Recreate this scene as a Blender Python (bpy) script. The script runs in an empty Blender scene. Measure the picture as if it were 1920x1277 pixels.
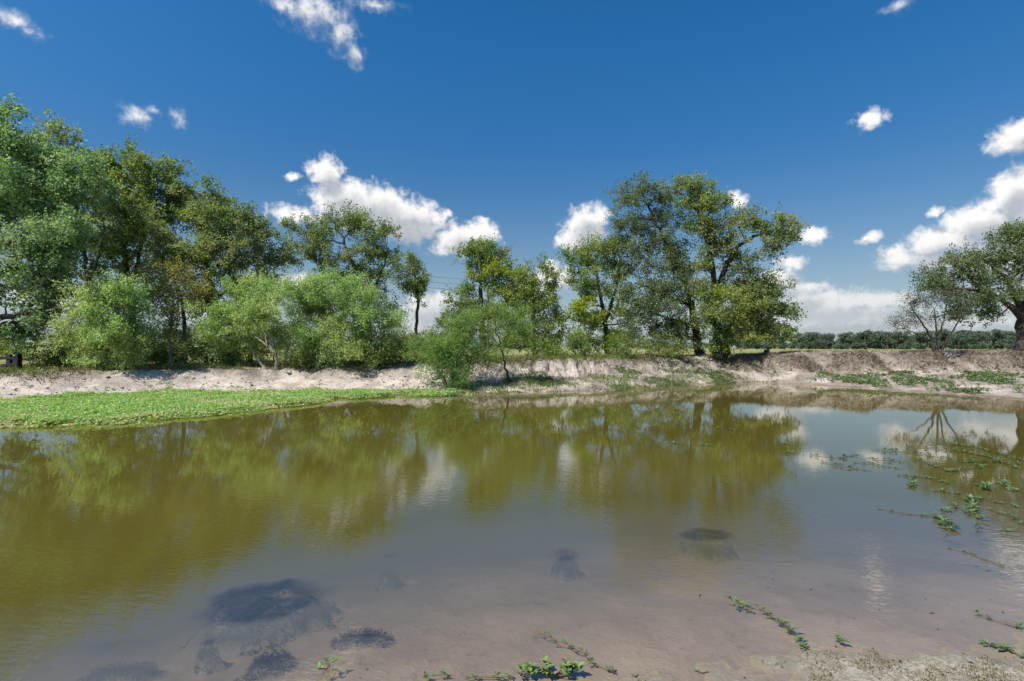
import bpy, math, random
import numpy as np
from mathutils import Vector

# ------------------------------------------------------------------ camera
scene = bpy.context.scene
CAM_H = 1.7
F_PX, CX, HORIZON = 960.0, 960.0, 651.0          # 18 mm lens on a 36 mm frame, horizon row
cam_data = bpy.data.cameras.new("camera")
cam = bpy.data.objects.new("camera", cam_data)
scene.collection.objects.link(cam)
cam.location = (0, 0, CAM_H)
PITCH = math.atan((HORIZON - 638.5) / F_PX)
cam.rotation_euler = (math.pi / 2 + PITCH, 0, 0)
cam_data.lens = 18.0
cam_data.sensor_width = 36.0
cam_data.clip_start = 0.05
cam_data.clip_end = 8000
scene.camera = cam

# ------------------------------------------------------------------ exposure / render
scene.view_settings.view_transform = 'Standard'
scene.view_settings.look = 'None'
scene.view_settings.exposure = 1.1
scene.view_settings.gamma = 1.0
scene.render.engine = 'CYCLES'
scene.cycles.max_bounces = 6
scene.cycles.diffuse_bounces = 3
scene.cycles.glossy_bounces = 3
scene.cycles.transmission_bounces = 3
scene.cycles.transparent_max_bounces = 8
scene.cycles.caustics_reflective = False
scene.cycles.caustics_refractive = False
try:
    scene.cycles.use_denoising = True
    scene.cycles.denoiser = 'OPENIMAGEDENOISE'
    scene.cycles.denoising_prefilter = 'ACCURATE'
except Exception:
    pass

# ------------------------------------------------------------------ sun
SUN_EL = math.radians(54)
SUN_AZ = math.radians(-126)                      # from +Y, clockwise: the sun stands to the left
SUN = Vector((math.sin(SUN_AZ) * math.cos(SUN_EL), math.cos(SUN_AZ) * math.cos(SUN_EL), math.sin(SUN_EL)))
sun_data = bpy.data.lights.new("sun", 'SUN')
sun_data.energy = 3.3
sun_data.angle = math.radians(0.53)
sun_data.color = (1.0, 0.95, 0.87)
sun = bpy.data.objects.new("sun", sun_data)
scene.collection.objects.link(sun)
sun.rotation_euler = SUN.to_track_quat('Z', 'Y').to_euler()
sun.location = SUN * 60

# ------------------------------------------------------------------ world: sky + clouds
SKY_STRENGTH = 0.1
world = bpy.data.worlds.new("World")
scene.world = world
world.use_nodes = True
try:
    world.cycles.sampling_method = 'MANUAL'
    world.cycles.sample_map_resolution = 512
except Exception:
    pass


class NT:
    """small helper round a node tree"""
    def __init__(self, tree):
        self.t = tree
        self.n = tree.nodes
        self.l = tree.links

    def node(self, kind, **kw):
        nd = self.n.new(kind)
        for k, v in kw.items():
            setattr(nd, k, v)
        return nd

    def put(self, sock, val):
        if isinstance(val, bpy.types.NodeSocket):
            self.l.new(val, sock)
        else:
            sock.default_value = val

    def math(self, op, a, b=None, c=None, clamp=False):
        nd = self.node('ShaderNodeMath', operation=op, use_clamp=clamp)
        self.put(nd.inputs[0], a)
        if b is not None:
            self.put(nd.inputs[1], b)
        if c is not None:
            self.put(nd.inputs[2], c)
        return nd.outputs[0]

    def vmath(self, op, a, b=None, c=None, out=0):
        nd = self.node('ShaderNodeVectorMath', operation=op)
        self.put(nd.inputs[0], a)
        if b is not None:
            self.put(nd.inputs[1], b)
        if c is not None:
            self.put(nd.inputs[2], c)
        return nd.outputs[out]

    def mix(self, fac, a, b, blend='MIX'):
        nd = self.node('ShaderNodeMix', data_type='RGBA', blend_type=blend)
        self.put(nd.inputs[0], fac)
        self.put(nd.inputs[6], a)
        self.put(nd.inputs[7], b)
        return nd.outputs[2]

    def ramp(self, x, lo, hi, a=0.0, b=1.0, kind='SMOOTHSTEP'):
        nd = self.node('ShaderNodeMapRange', interpolation_type=kind, clamp=True)
        self.put(nd.inputs[0], x)
        self.put(nd.inputs[1], lo)
        self.put(nd.inputs[2], hi)
        self.put(nd.inputs[3], a)
        self.put(nd.inputs[4], b)
        return nd.outputs[0]

    def noise(self, vec, scale, detail=4.0, rough=0.55, dist=0.0, dims='3D', out=0):
        nd = self.node('ShaderNodeTexNoise', noise_dimensions=dims)
        self.put(nd.inputs['Vector'], vec)
        nd.inputs['Scale'].default_value = scale
        nd.inputs['Detail'].default_value = detail
        nd.inputs['Roughness'].default_value = rough
        nd.inputs['Distortion'].default_value = dist
        return nd.outputs[out]


def c4(c):
    return (c[0], c[1], c[2], 1.0)


def pdir(px, py):
    """azimuth and elevation in radians of a direction in the view"""
    x, y = (px - CX) / F_PX, (638.5 - py) / F_PX
    v = Vector((x, math.cos(PITCH) - y * math.sin(PITCH), math.sin(PITCH) + y * math.cos(PITCH))).normalized()
    return math.atan2(v.x, v.y), math.asin(v.z)


# cumulus lobes: px, py, half width, half height (px), weight; one list per cloud group
CLOUDS = [
    (.55, [(590, 25, 74, 34, .86), (640, 62, 34, 36, .8), (662, 104, 24, 24, .9), (540, 8, 50, 18, .75), (700, 6, 60, 12, .7)]),
    (.6, [(22, 34, 50, 18, .8), (60, 60, 30, 10, .62)]),
    (.6, [(255, 217, 32, 17, .78), (334, 222, 17, 19, .76), (285, 205, 18, 8, .55)]),
    (.22, [(612, 322, 34, 28, 1.0), (640, 372, 56, 40, 1.05), (700, 392, 84, 44, 1.2), (762, 412, 74, 40, 1.2), (772, 436, 55, 22, 1.0),
           (556, 403, 56, 18, .85), (832, 402, 14, 13, .75), (552, 332, 15, 8, .66),
           (868, 450, 62, 32, 1.1), (905, 436, 32, 24, .95), (845, 468, 46, 12, .8)]),
    (.3, [(800, 578, 50, 34, 1.0), (772, 612, 60, 26, .9), (832, 562, 26, 18, .9), (560, 528, 40, 16, .8), (640, 536, 60, 14, .8), (90, 560, 100, 24, .9), (215, 566, 60, 22, .8), (420, 590, 120, 16, .8)]),
    (.24, [(1100, 425, 42, 38, 1.15), (1075, 450, 36, 24, .95), (1122, 404, 22, 18, .9), (1040, 520, 42, 26, 1.0), (1012, 542, 40, 16, .8), (1030, 491, 12, 8, .66)]),
    (.3, [(1384, 373, 23, 16, .95), (1522, 443, 30, 17, .85), (1484, 494, 30, 19, .95), (1456, 525, 46, 20, 1.0), (1500, 545, 50, 20, .95), (1440, 562, 40, 12, .8), (1545, 580, 60, 12, .75),
          (1570, 592, 170, 20, .95), (1540, 566, 120, 26, .95), (1650, 562, 90, 18, .9), (1490, 604, 120, 14, .8), (1760, 604, 140, 16, .85),
          (1630, 224, 32, 20, .9), (1630, 447, 22, 11, .8), (1752, 396, 18, 9, .75), (1690, 482, 52, 24, .95), (1770, 452, 84, 32, 1.1), (1840, 418, 80, 46, 1.15),
          (1910, 368, 64, 56, 1.15), (1760, 490, 70, 20, .9), (1860, 490, 90, 36, 1.05), (1905, 258, 52, 34, 1.0), (1960, 460, 90, 90, 1.1), (2080, 380, 120, 90, 1.1), (2050, 560, 160, 30, .95),
          (1680, 566, 50, 12, .75), (1720, 580, 80, 9, .6), (2250, 300, 120, 80, 1.0)]),
    (.6, [(1690, 12, 36, 12, .66)]),
    (.3, [(-300, 430, 120, 50, 1.05), (-420, 330, 120, 60, 1.0), (-800, 380, 180, 80, 1.05)]),
]
FAR_CLOUDS = [  # the same scattered cumulus goes on round the horizon: azimuth, elevation, half width, half height (deg), weight
    (.3, [(96, 12, 11, 4, 1.0), (118, 22, 10, 5, 1.0), (150, 14, 13, 5, 1.0)]),
    (.3, [(-150, 12, 14, 5, 1.0), (-120, 24, 9, 5, 1.0), (-100, 10, 11, 4, .95)]),
]


def add_field(g, uv, ell, soft, detail, with_noise=True):
    acc = None
    for a, e, ra, re, w in ell:
        s = g.vmath('MULTIPLY_ADD', uv, (1 / ra, 1 / re, 0.0), (-a / ra, -e / re, 0.0))
        f = g.math('MULTIPLY_ADD', g.vmath('LENGTH', s, out=1), -w, w)
        acc = f if acc is None else g.math('SMOOTH_MAX', acc, f, 0.16)
    return acc


wt = NT(world.node_tree)
wt.n.clear()
out = wt.node('ShaderNodeOutputWorld')
bg = wt.node('ShaderNodeBackground')
bg.inputs[1].default_value = SKY_STRENGTH
sky = wt.node('ShaderNodeTexSky', sky_type='NISHITA')
sky.sun_disc = False
sky.sun_elevation = SUN_EL
sky.sun_rotation = SUN_AZ
sky.altitude = 300
sky.air_density = 1.0
sky.dust_density = 0.5
sky.ozone_density = 1.6
tc = wt.node('ShaderNodeTexCoord')
sep = wt.node('ShaderNodeSeparateXYZ')
wt.l.new(tc.outputs['Generated'], sep.inputs[0])
az = wt.math('ARCTAN2', sep.outputs[0], sep.outputs[1])
el = wt.math('ARCSINE', sep.outputs[2])
cmb = wt.node('ShaderNodeCombineXYZ')
wt.put(cmb.inputs[0], az)
wt.put(cmb.inputs[1], el)
hsv = wt.node('ShaderNodeHueSaturation')
hsv.inputs['Saturation'].default_value = 1.42
wt.put(hsv.inputs['Value'], wt.ramp(el, 0.0, 0.55, .36, .61))
wt.l.new(sky.outputs[0], hsv.inputs['Color'])
hazy = wt.math('POWER', wt.ramp(el, 0.0, 0.42, 1.0, 0.0, 'LINEAR'), 2.7)             # pale air towards the horizon
clear = wt.mix(wt.math('MULTIPLY', hazy, .9), hsv.outputs[0], (1.95, 2.3, 2.65, 1))
wt.put(bg.inputs[0], clear)
groups = []
for soft, lobes in CLOUDS:
    ell = []
    for px, py, rx, ry, w in lobes:
        a, e = pdir(px, py)
        q = ((px - CX) / F_PX) ** 2
        ell.append((a, e, rx / F_PX / (1 + q) * 1.12, ry / F_PX / math.sqrt(1 + q) * 1.12, w))
    groups.append((soft, ell))
for soft, lobes in FAR_CLOUDS:
    groups.append((soft, [(math.radians(a), math.radians(e), math.radians(ra), math.radians(re), w) for a, e, ra, re, w in lobes]))
shader = bg.outputs[0]
boxes = []
for soft, ell in groups:
    k = 1.42
    u0 = min(a - ra * k for a, e, ra, re, w in ell)
    u1 = max(a + ra * k for a, e, ra, re, w in ell)
    v0 = max(-0.01, min(e - re * k for a, e, ra, re, w in ell))
    v1 = max(e + re * k for a, e, ra, re, w in ell)
    boxes.append((u0, u1, v0, v1))
    inu = wt.math('COMPARE', az, (u0 + u1) / 2, (u1 - u0) / 2)
    inv = wt.math('COMPARE', el, (v0 + v1) / 2, (v1 - v0) / 2)
    inside_box = wt.math('MULTIPLY', inu, inv)                 # only these directions need the cloud evaluated
    uv = cmb.outputs[0]
    warp = wt.noise(uv, 30.0, 3.0, .6, 0.0, out=1)
    wuv = wt.vmath('MULTIPLY_ADD', wt.vmath('SUBTRACT', warp, (.5, .5, .5)), (.030, .024, 0), uv)
    acc = add_field(wt, wuv, ell, soft, 5)
    n1 = wt.noise(uv, 46.0, 5.0, .60, 0.25)
    bil = wt.math('MULTIPLY_ADD', n1, 1.5, -0.75)
    fld = wt.math('ADD', acc, bil)
    acc2 = add_field(wt, wt.vmath('ADD', wuv, (-0.008, 0.026, 0.0)), ell, soft, 3)   # a step towards the sun
    alpha = wt.ramp(fld, -.10, soft + .34)
    if soft > .5:
        alpha = wt.math('MULTIPLY', alpha, wt.ramp(fld, 0.0, 1.1, .35, 1.0))
    shade = wt.math('ADD', wt.ramp(acc2, -.05, .75), wt.math('MULTIPLY_ADD', n1, -1.1, .55), clamp=True)
    white = wt.mix(shade, (4.9, 4.8, 4.7, 1), (2.3, 2.45, 2.7, 1))
    white = wt.mix(wt.ramp(el, 0.0, 0.2, 0.65, 0.0), white, (2.9, 3.0, 3.15, 1))      # more air in front of low clouds
    alpha = wt.math('MULTIPLY', alpha, wt.ramp(el, 0.0, .14, .75, .98))
    cb = wt.node('ShaderNodeBackground')
    cb.inputs[1].default_value = SKY_STRENGTH
    wt.put(cb.inputs[0], wt.mix(alpha, clear, white))
    mx = wt.node('ShaderNodeMixShader')
    wt.put(mx.inputs[0], inside_box)
    wt.l.new(shader, mx.inputs[1])
    wt.l.new(cb.outputs[0], mx.inputs[2])
    shader = mx.outputs[0]
wt.l.new(shader, out.inputs[0])

# ------------------------------------------------------------------ helpers
RNG = np.random.default_rng(7)
col = scene.collection


def W(px, py, d):
    """a point d metres ahead that stands at this place in the view"""
    yy = (638.5 - py) / F_PX
    t = d / (math.cos(PITCH) - yy * math.sin(PITCH))
    return np.array([(px - CX) / F_PX * t, d, CAM_H + t * (math.sin(PITCH) + yy * math.cos(PITCH))])


def onwater(px, py):
    """the point of the pond's surface seen at this place"""
    d = 10.0
    for _ in range(30):
        z = W(px, py, d)[2]
        d *= CAM_H / max(1e-6, CAM_H - z)
    return W(px, py, d)[:2]


def _hash(ix, iy, seed):
    h = (ix.astype(np.int64) * 374761393 + iy.astype(np.int64) * 668265263 + seed * 1442695041) & 0xFFFFFFFF
    h = ((h ^ (h >> 13)) * 1274126177) & 0xFFFFFFFF
    return ((h ^ (h >> 16)) & 0xFFFFFF) / float(0xFFFFFF)


def vnoise(x, y, seed=0):
    ix, iy = np.floor(x), np.floor(y)
    fx, fy = x - ix, y - iy
    fx, fy = fx * fx * fx * (fx * (fx * 6 - 15) + 10), fy * fy * fy * (fy * (fy * 6 - 15) + 10)
    a, b = _hash(ix, iy, seed), _hash(ix + 1, iy, seed)
    c, d = _hash(ix, iy + 1, seed), _hash(ix + 1, iy + 1, seed)
    return (a + (b - a) * fx) * (1 - fy) + (c + (d - c) * fx) * fy


def fbm(x, y, seed=0, octv=4, gain=0.5):
    s, amp, tot = 0.0, 1.0, 0.0
    for k in range(octv):
        s = s + amp * (vnoise(x * 2 ** k + 17.3 * k, y * 2 ** k - 9.1 * k, seed + k) - 0.5)
        tot += amp
        amp *= gain
    return s / tot * 2


def mesh_from(name, verts, faces_flat, loop_tot, mat, attrs=None, smooth=False):
    """verts (N,3); faces as flat index array and per-face loop count"""
    me = bpy.data.meshes.new(name)
    verts = np.ascontiguousarray(verts, dtype=np.float32)
    faces_flat = np.ascontiguousarray(faces_flat, dtype=np.int32)
    nf = len(loop_tot)
    me.vertices.add(len(verts))
    me.vertices.foreach_set('co', verts.ravel())
    me.loops.add(len(faces_flat))
    me.loops.foreach_set('vertex_index', faces_flat)
    me.polygons.add(nf)
    ls = np.zeros(nf, dtype=np.int32)
    ls[1:] = np.cumsum(loop_tot)[:-1]
    me.polygons.foreach_set('loop_start', ls)
    me.update(calc_edges=True)
    if smooth:
        me.polygons.foreach_set('use_smooth', np.ones(nf, dtype=bool))
    for k, v in (attrs or {}).items():
        v = np.ascontiguousarray(v, dtype=np.float32)
        if v.ndim == 1:
            at = me.attributes.new(k, 'FLOAT', 'POINT')
            at.data.foreach_set('value', v)
        else:
            at = me.attributes.new(k, 'FLOAT_COLOR', 'POINT')
            at.data.foreach_set('color', np.concatenate([v, np.ones((len(v), 1), np.float32)], 1).ravel())
    if mat is not None:
        me.materials.append(mat)
    me.validate(clean_customdata=False)
    return me


def link(name, me, parent=None, loc=None):
    o = bpy.data.objects.new(name, me)
    col.objects.link(o)
    if parent is not None:
        o.parent = parent
    if loc is not None:
        o.location = [float(v) for v in loc]
    return o


def tag(o, label=None, cat=None, group=None, kind=None):
    if label:
        o['label'] = label
    if cat:
        o['category'] = cat
    if group:
        o['group'] = group
    if kind:
        o['kind'] = kind
    return o


def thing(name, loc, label, cat, group=None):
    o = bpy.data.objects.new(name, None)
    o.empty_display_size = 0.2
    col.objects.link(o)
    o.location = [float(v) for v in loc]
    return tag(o, label, cat, group)


def unit(v):
    return v / np.maximum(np.linalg.norm(v, axis=-1, keepdims=True), 1e-9)


def rand_unit(rng, n):
    return unit(rng.normal(size=(n, 3)))


# ------------------------------------------------------------------ materials
def principled(name):
    m = bpy.data.materials.new(name)
    m.use_nodes = True
    t = NT(m.node_tree)
    t.n.clear()
    o = t.node('ShaderNodeOutputMaterial')
    p = t.node('ShaderNodeBsdfPrincipled')
    t.l.new(p.outputs[0], o.inputs[0])
    return m, t, p, o


def leaf_mat(name, dark, light, alt, special=(0.2, 0.2, 0.02), trans=0.45, rough=0.55):
    """var: r = leaf to leaf, g = spray to spray, b = clump with a tint of its own"""
    m, t, p, o = principled(name)
    at = t.node('ShaderNodeAttribute', attribute_name='var')
    sp = t.node('ShaderNodeSeparateColor')
    t.l.new(at.outputs['Color'], sp.inputs[0])
    c = t.mix(sp.outputs[0], c4(dark), c4(light))
    c = t.mix(t.math('MULTIPLY', sp.outputs[1], 0.75), c, c4(alt))
    c = t.mix(sp.outputs[2], c, c4(special))
    t.put(p.inputs['Base Color'], c)
    p.inputs['Roughness'].default_value = rough
    p.inputs['Specular IOR Level'].default_value = 0.35
    tr = t.node('ShaderNodeBsdfTranslucent')
    t.put(tr.inputs[0], t.mix(1.0, c, (1.35, 1.5, 0.7, 1), 'MULTIPLY'))
    mx = t.node('ShaderNodeMixShader')
    mx.inputs[0].default_value = trans
    t.l.new(p.outputs[0], mx.inputs[1])
    t.l.new(tr.outputs[0], mx.inputs[2])
    t.l.new(mx.outputs[0], o.inputs[0])
    return m


def bark_mat(name, dark, light, scale=6.0):
    m, t, p, o = principled(name)
    tcn = t.node('ShaderNodeTexCoord')
    v = t.vmath('MULTIPLY', tcn.outputs['Object'], (1.0, 1.0, 0.22))
    n = t.noise(v, scale * 3, 6.0, 0.65, 0.6)
    b = t.noise(tcn.outputs['Object'], scale * 0.4, 3.0, 0.5)
    c = t.mix(t.ramp(n, 0.35, 0.68), c4(dark), c4(light))
    c = t.mix(t.ramp(b, 0.5, 0.7, 0, 0.45), c, c4([x * 1.5 for x in light]))
    t.put(p.inputs['Base Color'], c)
    p.inputs['Roughness'].default_value = 0.92
    bp = t.node('ShaderNodeBump')
    bp.inputs['Strength'].default_value = 0.8
    bp.inputs['Distance'].default_value = 0.03
    t.put(bp.inputs['Height'], n)
    t.put(p.inputs['Normal'], bp.outputs[0])
    return m


M_bark = bark_mat("oak_bark", (0.020, 0.016, 0.013), (0.072, 0.060, 0.050))
M_barkpale = bark_mat("pale_bark", (0.16, 0.14, 0.115), (0.36, 0.33, 0.28))
M_barkbrown = bark_mat("brown_bark", (0.07, 0.045, 0.03), (0.17, 0.115, 0.08))
M_blackwood = bark_mat("weathered_black_wood", (0.008, 0.008, 0.012), (0.03, 0.03, 0.035))
M_greywood = bark_mat("grey_wood", (0.18, 0.16, 0.13), (0.38, 0.35, 0.30))

M_oak = leaf_mat("oak_leaf", (0.084, 0.132, 0.051), (0.237, 0.333, 0.116), (0.295, 0.292, 0.194), (0.404, 0.436, 0.059))
M_oakblue = leaf_mat("blue_green_oak_leaf", (0.076, 0.151, 0.069), (0.219, 0.367, 0.172), (0.361, 0.432, 0.275), (0.180, 0.261, 0.045))
M_oakgrey = leaf_mat("grey_green_oak_leaf", (0.060, 0.092, 0.037), (0.172, 0.231, 0.097), (0.213, 0.244, 0.138), (0.196, 0.237, 0.044))
M_elm = leaf_mat("elm_leaf", (0.080, 0.144, 0.034), (0.215, 0.324, 0.075), (0.272, 0.286, 0.133), (0.371, 0.416, 0.042))
M_bush = leaf_mat("bush_leaf", (0.141, 0.254, 0.077), (0.353, 0.528, 0.190), (0.470, 0.528, 0.287), (0.517, 0.464, 0.137))
M_yellowbush = leaf_mat("yellowing_leaf", (0.117, 0.145, 0.036), (0.276, 0.276, 0.087), (0.349, 0.262, 0.109), (0.363, 0.319, 0.087))
M_mesquite = leaf_mat("mesquite_leaflet", (0.107, 0.202, 0.041), (0.260, 0.402, 0.107), (0.294, 0.373, 0.120), (0.117, 0.238, 0.070))
M_shrub = leaf_mat("shrub_leaf", (0.077, 0.133, 0.034), (0.222, 0.299, 0.084), (0.289, 0.277, 0.133), (0.332, 0.356, 0.067))
M_dryleaf = leaf_mat("sparse_grey_leaf", (0.057, 0.083, 0.051), (0.136, 0.164, 0.105), (0.172, 0.164, 0.135), (0.143, 0.149, 0.085))
M_far = leaf_mat("hazed_far_leaf", (0.043, 0.078, 0.048), (0.103, 0.158, 0.094), (0.122, 0.149, 0.117), (0.142, 0.179, 0.085), trans=0.2)  # bluish haze of distance mixed into the leaf colour itself
M_mat = leaf_mat("water_weed_leaf", (0.092, 0.217, 0.046), (0.315, 0.521, 0.139), (0.369, 0.503, 0.189), (0.555, 0.468, 0.328), trans=0.3, rough=0.65)
M_runner = leaf_mat("primrose_leaf", (0.055, 0.105, 0.032), (0.150, 0.220, 0.085), (0.110, 0.150, 0.070), (0.18, 0.30, 0.06), trans=0.2, rough=0.6)
M_grass = leaf_mat("green_grass", (0.070, 0.130, 0.020), (0.170, 0.260, 0.050), (0.200, 0.230, 0.070), (0.26, 0.22, 0.09), trans=0.3)
M_dry = leaf_mat("dry_weeds", (0.105, 0.083, 0.061), (0.286, 0.237, 0.176), (0.165, 0.127, 0.088), (0.176, 0.165, 0.055), trans=0.15, rough=0.8)
M_weed = leaf_mat("bank_weed_leaf", (0.088, 0.121, 0.033), (0.220, 0.275, 0.088), (0.264, 0.231, 0.121), (0.330, 0.264, 0.176), trans=0.3)
M_creeper = leaf_mat("creeper_leaf", (0.050, 0.100, 0.028), (0.140, 0.220, 0.075), (0.170, 0.200, 0.100), (0.26, 0.22, 0.13), trans=0.25)
M_algae = leaf_mat("dark_pond_weed", (0.005, 0.007, 0.007), (0.021, 0.023, 0.024), (0.030, 0.027, 0.022), (0.048, 0.039, 0.030), trans=0.0, rough=0.95)

# ------------------------------------------------------------------ the lie of the land
def wpoly(pts):
    return np.array([onwater(*p) for p in pts])


FAR_SHORE = wpoly([(0, 760), (300, 743), (600, 737), (800, 736), (860, 741), (950, 738), (1010, 736), (1130, 733), (1200, 727),
                   (1300, 722), (1420, 716), (1500, 720), (1700, 733), (1920, 752)])
NEAR_SHORE = np.array([(17.2, 13), (17.5, 9), (16, 6), (11, 4.4), (6, 3.5), (2.95, 2.93), (2.2, 2.72), (1.75, 2.86), (1.3, 2.72), (0.6, 2.56), (0.1, 2.5),
                       (-0.8, 2.2), (-2, 1.5), (-4, 0.7), (-8, 0.4), (-13, 2), (-17, 6), (-17.5, 11)])
POND = np.concatenate([FAR_SHORE, NEAR_SHORE])


def inside(px, py, poly):
    r = np.zeros(px.shape, bool)
    n = len(poly)
    for i in range(n):
        x0, y0 = poly[i]
        x1, y1 = poly[(i + 1) % n]
        c = (y0 > py) != (y1 > py)
        with np.errstate(divide='ignore', invalid='ignore'):
            r ^= c & (px < (x1 - x0) * (py - y0) / (y1 - y0 + 1e-12) + x0)
    return r


def sdist(px, py, poly):
    d = np.full(px.shape, 1e9)
    n = len(poly)
    for i in range(n):
        a = poly[i]
        b = poly[(i + 1) % n]
        ab = b - a
        t = np.clip(((px - a[0]) * ab[0] + (py - a[1]) * ab[1]) / (ab @ ab), 0, 1)
        d = np.minimum(d, np.hypot(px - a[0] - t * ab[0], py - a[1] - t * ab[1]))
    return np.where(inside(px, py, poly), -d, d)


KX = [-60, -30, -20, -15, -12, -7, -3, -1, 1, 3.5, 5.4, 8, 12, 16, 20, 30, 60]
KBASE = [14, 14, 15, 16.2, 19.2, 20.1, 20.6, 20.9, 22.0, 23.2, 24.2, 25.4, 26.6, 25.3, 24.9, 25.2, 27]
KW = [2.5, 2.5, 2.5, 2.5, 2.5, 2.5, 2.4, 2.2, 1.9, 1.7, 1.6, 1.5, 1.5, 1.8, 1.9, 1.9, 1.9]
KZB = [.2, .2, .2, .2, .16, .16, .2, .3, .42, .48, .5, .46, .42, .42, .45, .45, .45]
KZC = [.72, .74, .76, .8, .82, .88, .98, 1.06, 1.1, 1.12, 1.13, 1.14, 1.24, 1.47, 1.5, 1.5, 1.5]
MOUNDS = [(11.9, .7, .6), (14.3, 1.0, 1.2), (17.4, 1.15, 1.4), (20.6, 1.2, 1.5), (24.3, 1.3, 1.6), (28, 1.5, 1.5)]


def bank(x):
    b = np.interp(x, KX, KBASE) + 0.45 * fbm(x * 0.55, x * 0 + 3.1, 11, 3)
    for mx, mw, mh in MOUNDS:
        b = b - mh * np.exp(-((x - mx) / (mw * 0.75)) ** 2)
    return b, np.interp(x, KX, KW), np.interp(x, KX, KZB), np.interp(x, KX, KZC)


# weed beds under the surface: px, py, half width px, half height px, share of the depth they fill
BEDS = [(500, 1137, 118, 46, .8), (390, 1225, 28, 9, .6), (500, 1243, 44, 28, .5), (680, 1195, 54, 14, .5), (730, 1078, 24, 9, .4),
        (1060, 1055, 28, 13, .65), (1325, 1014, 54, 14, .7), (235, 1258, 80, 20, .3)]
BED_W = []


def ground_z(x, y, beds=False):
    x = np.asarray(x, float)
    y = np.asarray(y, float)
    wob = 0.28 * fbm(x * 0.9, y * 0.9, 31, 3) + 0.10 * fbm(x * 4, y * 4, 35, 2)
    near = np.clip((6 - y) / 3, 0, 1)
    sd = sdist(x, y, POND) + wob * (1 - 0.35 * near)
    b, w, zb, zc = bank(x)
    nslope = 0.05 + 0.10 * np.clip((y - 8) / 6, 0, 1) + 0.05 * np.clip((-x - 0.3) / 1.5, 0, 1)
    wet = -np.minimum(sd, 0)
    under = -np.minimum(wet * nslope + .035 * wet ** 2, 1.3)
    so = np.maximum(sd, 0)
    beach = zb * so / (so + np.maximum(b - y, 0) + 1e-6)
    beach = beach + 0.006 * np.minimum(so, 4) * near
    t = np.clip((y - b) / w, 0, 1)
    gul = np.abs(fbm(x * 1.5 + .25 * fbm(y * 2, x * 2, 53, 2), y * .25, 55, 3))
    ero = (0.16 * fbm(x * 1.3, y * 1.3, 51, 4) - .30 * np.clip(.22 - gul, 0, 1) / .22 * np.clip((x + 2) / 3, .25, 1)) * np.sin(np.pi * np.clip(t, 0, 1))
    s = t * t * (3 - 2 * t) * 0.55 + np.sqrt(t) * 0.45
    face = zb + (zc - zb) * s + ero
    back = np.maximum(y - b - w, 0)
    field = zc - (zc - np.minimum(zc, 1.08)) * np.clip(back / 12, 0, 1) * (x > 2) + 0.10 * fbm(x * 0.25, y * 0.25, 61, 3) * np.clip(back / 3, 0, 1)
    top = np.where(y > b + w, field, face)
    z = np.where(y > b, top, beach)
    z = np.where(sd < 0, under, z)
    amp = np.where(sd < 0, 0.012, np.where(y > b, 0.11, 0.06)) * (1 - 0.6 * near)
    z = z + amp * fbm(x * 3.1, y * 3.1, 71, 4) + np.where(np.abs(sd) < 4, 0.007 * fbm(x * 11, y * 11, 81, 3), 0) * near
    # trampled, crusted mud by the photographer
    crust = np.clip((x - 0.9) / 0.7, 0, 1) * np.clip((2.98 - y) / 0.25, 0, 1) * near
    z = z + crust * (0.014 + 0.012 * fbm(x * 9, y * 9, 91, 3))
    if beds:
        for cx, cy, ex, ey, hh in BED_W:
            q = ((x - cx) / ex) ** 2 + ((y - cy) / ey) ** 2
            z = np.where(z < 0, z * (1 - hh * np.clip((1.2 - q + .7 * fbm(x * 5, y * 5, 99, 4)) * 1.6, 0, 1)), z)
    return z


def gz(x, y):
    return float(ground_z(np.array([x]), np.array([y]))[0])


for px, py, rx, ry, hh in BEDS:
    c = onwater(px, py)
    ex = abs(onwater(px + rx, py)[0] - c[0])
    ey = abs(onwater(px, py - ry)[1] - onwater(px, py + ry)[1]) / 2
    for _ in range(4):                                             # the bed lies on the bottom, below the surface point
        k = (CAM_H + max(0, -gz(*c)) * (1 - hh)) / CAM_H
        c = onwater(px, py) * k
    BED_W.append((c[0], c[1], ex, ey, hh))


def grow(a, b, n):
    return a * (b / a) ** (np.arange(1, n + 1) / n)


def axis(dense, lo, hi):
    """dense: list of (start, stop, step)"""
    v = np.concatenate([np.arange(s, e - 1e-6, st) for s, e, st in dense])
    first, last = dense[0][0], dense[-1][1]
    right = last + np.concatenate([[0], grow(0.5, hi - last, 34)])
    left = first - grow(0.5, first - lo, 34)[::-1]
    return np.concatenate([left, v, right])


xs = axis([(-28, -10, .19), (-10, -4, .12), (-4, 4, .045), (4, 10, .12), (10, 30, .17)], -3500, 3500)
ys = axis([(-1, 1.6, .2), (1.6, 5, .035), (5, 10, .12), (10, 15, .16), (15, 29, .095), (29, 33, .4)], -400, 4500)
gx, gy = np.meshgrid(xs, ys)
zz = ground_z(gx.ravel(), gy.ravel(), True).reshape(gx.shape)
far = np.hypot(gx, gy) > 700
ny, nx = gx.shape
idx = np.arange(nx * ny).reshape(ny, nx)
quads = np.stack([idx[:-1, :-1], idx[:-1, 1:], idx[1:, 1:], idx[1:, :-1]], -1).reshape(-1, 4)
fx, fy = gx.ravel(), gy.ravel()
b_, w_, zb_, zc_ = bank(fx)
tt = np.clip((fy - b_) / w_, 0, 3)
sdv = sdist(fx, fy, POND)
grassy = np.clip((fy - b_ - w_ - 0.2) / 1.6, 0, 1)                      # pasture behind the crest
lump = np.zeros_like(fx)
for mx, mw, mh in MOUNDS:
    lump = np.maximum(lump, np.exp(-((fx - mx + .35) / (mw * .95)) ** 2))
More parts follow.
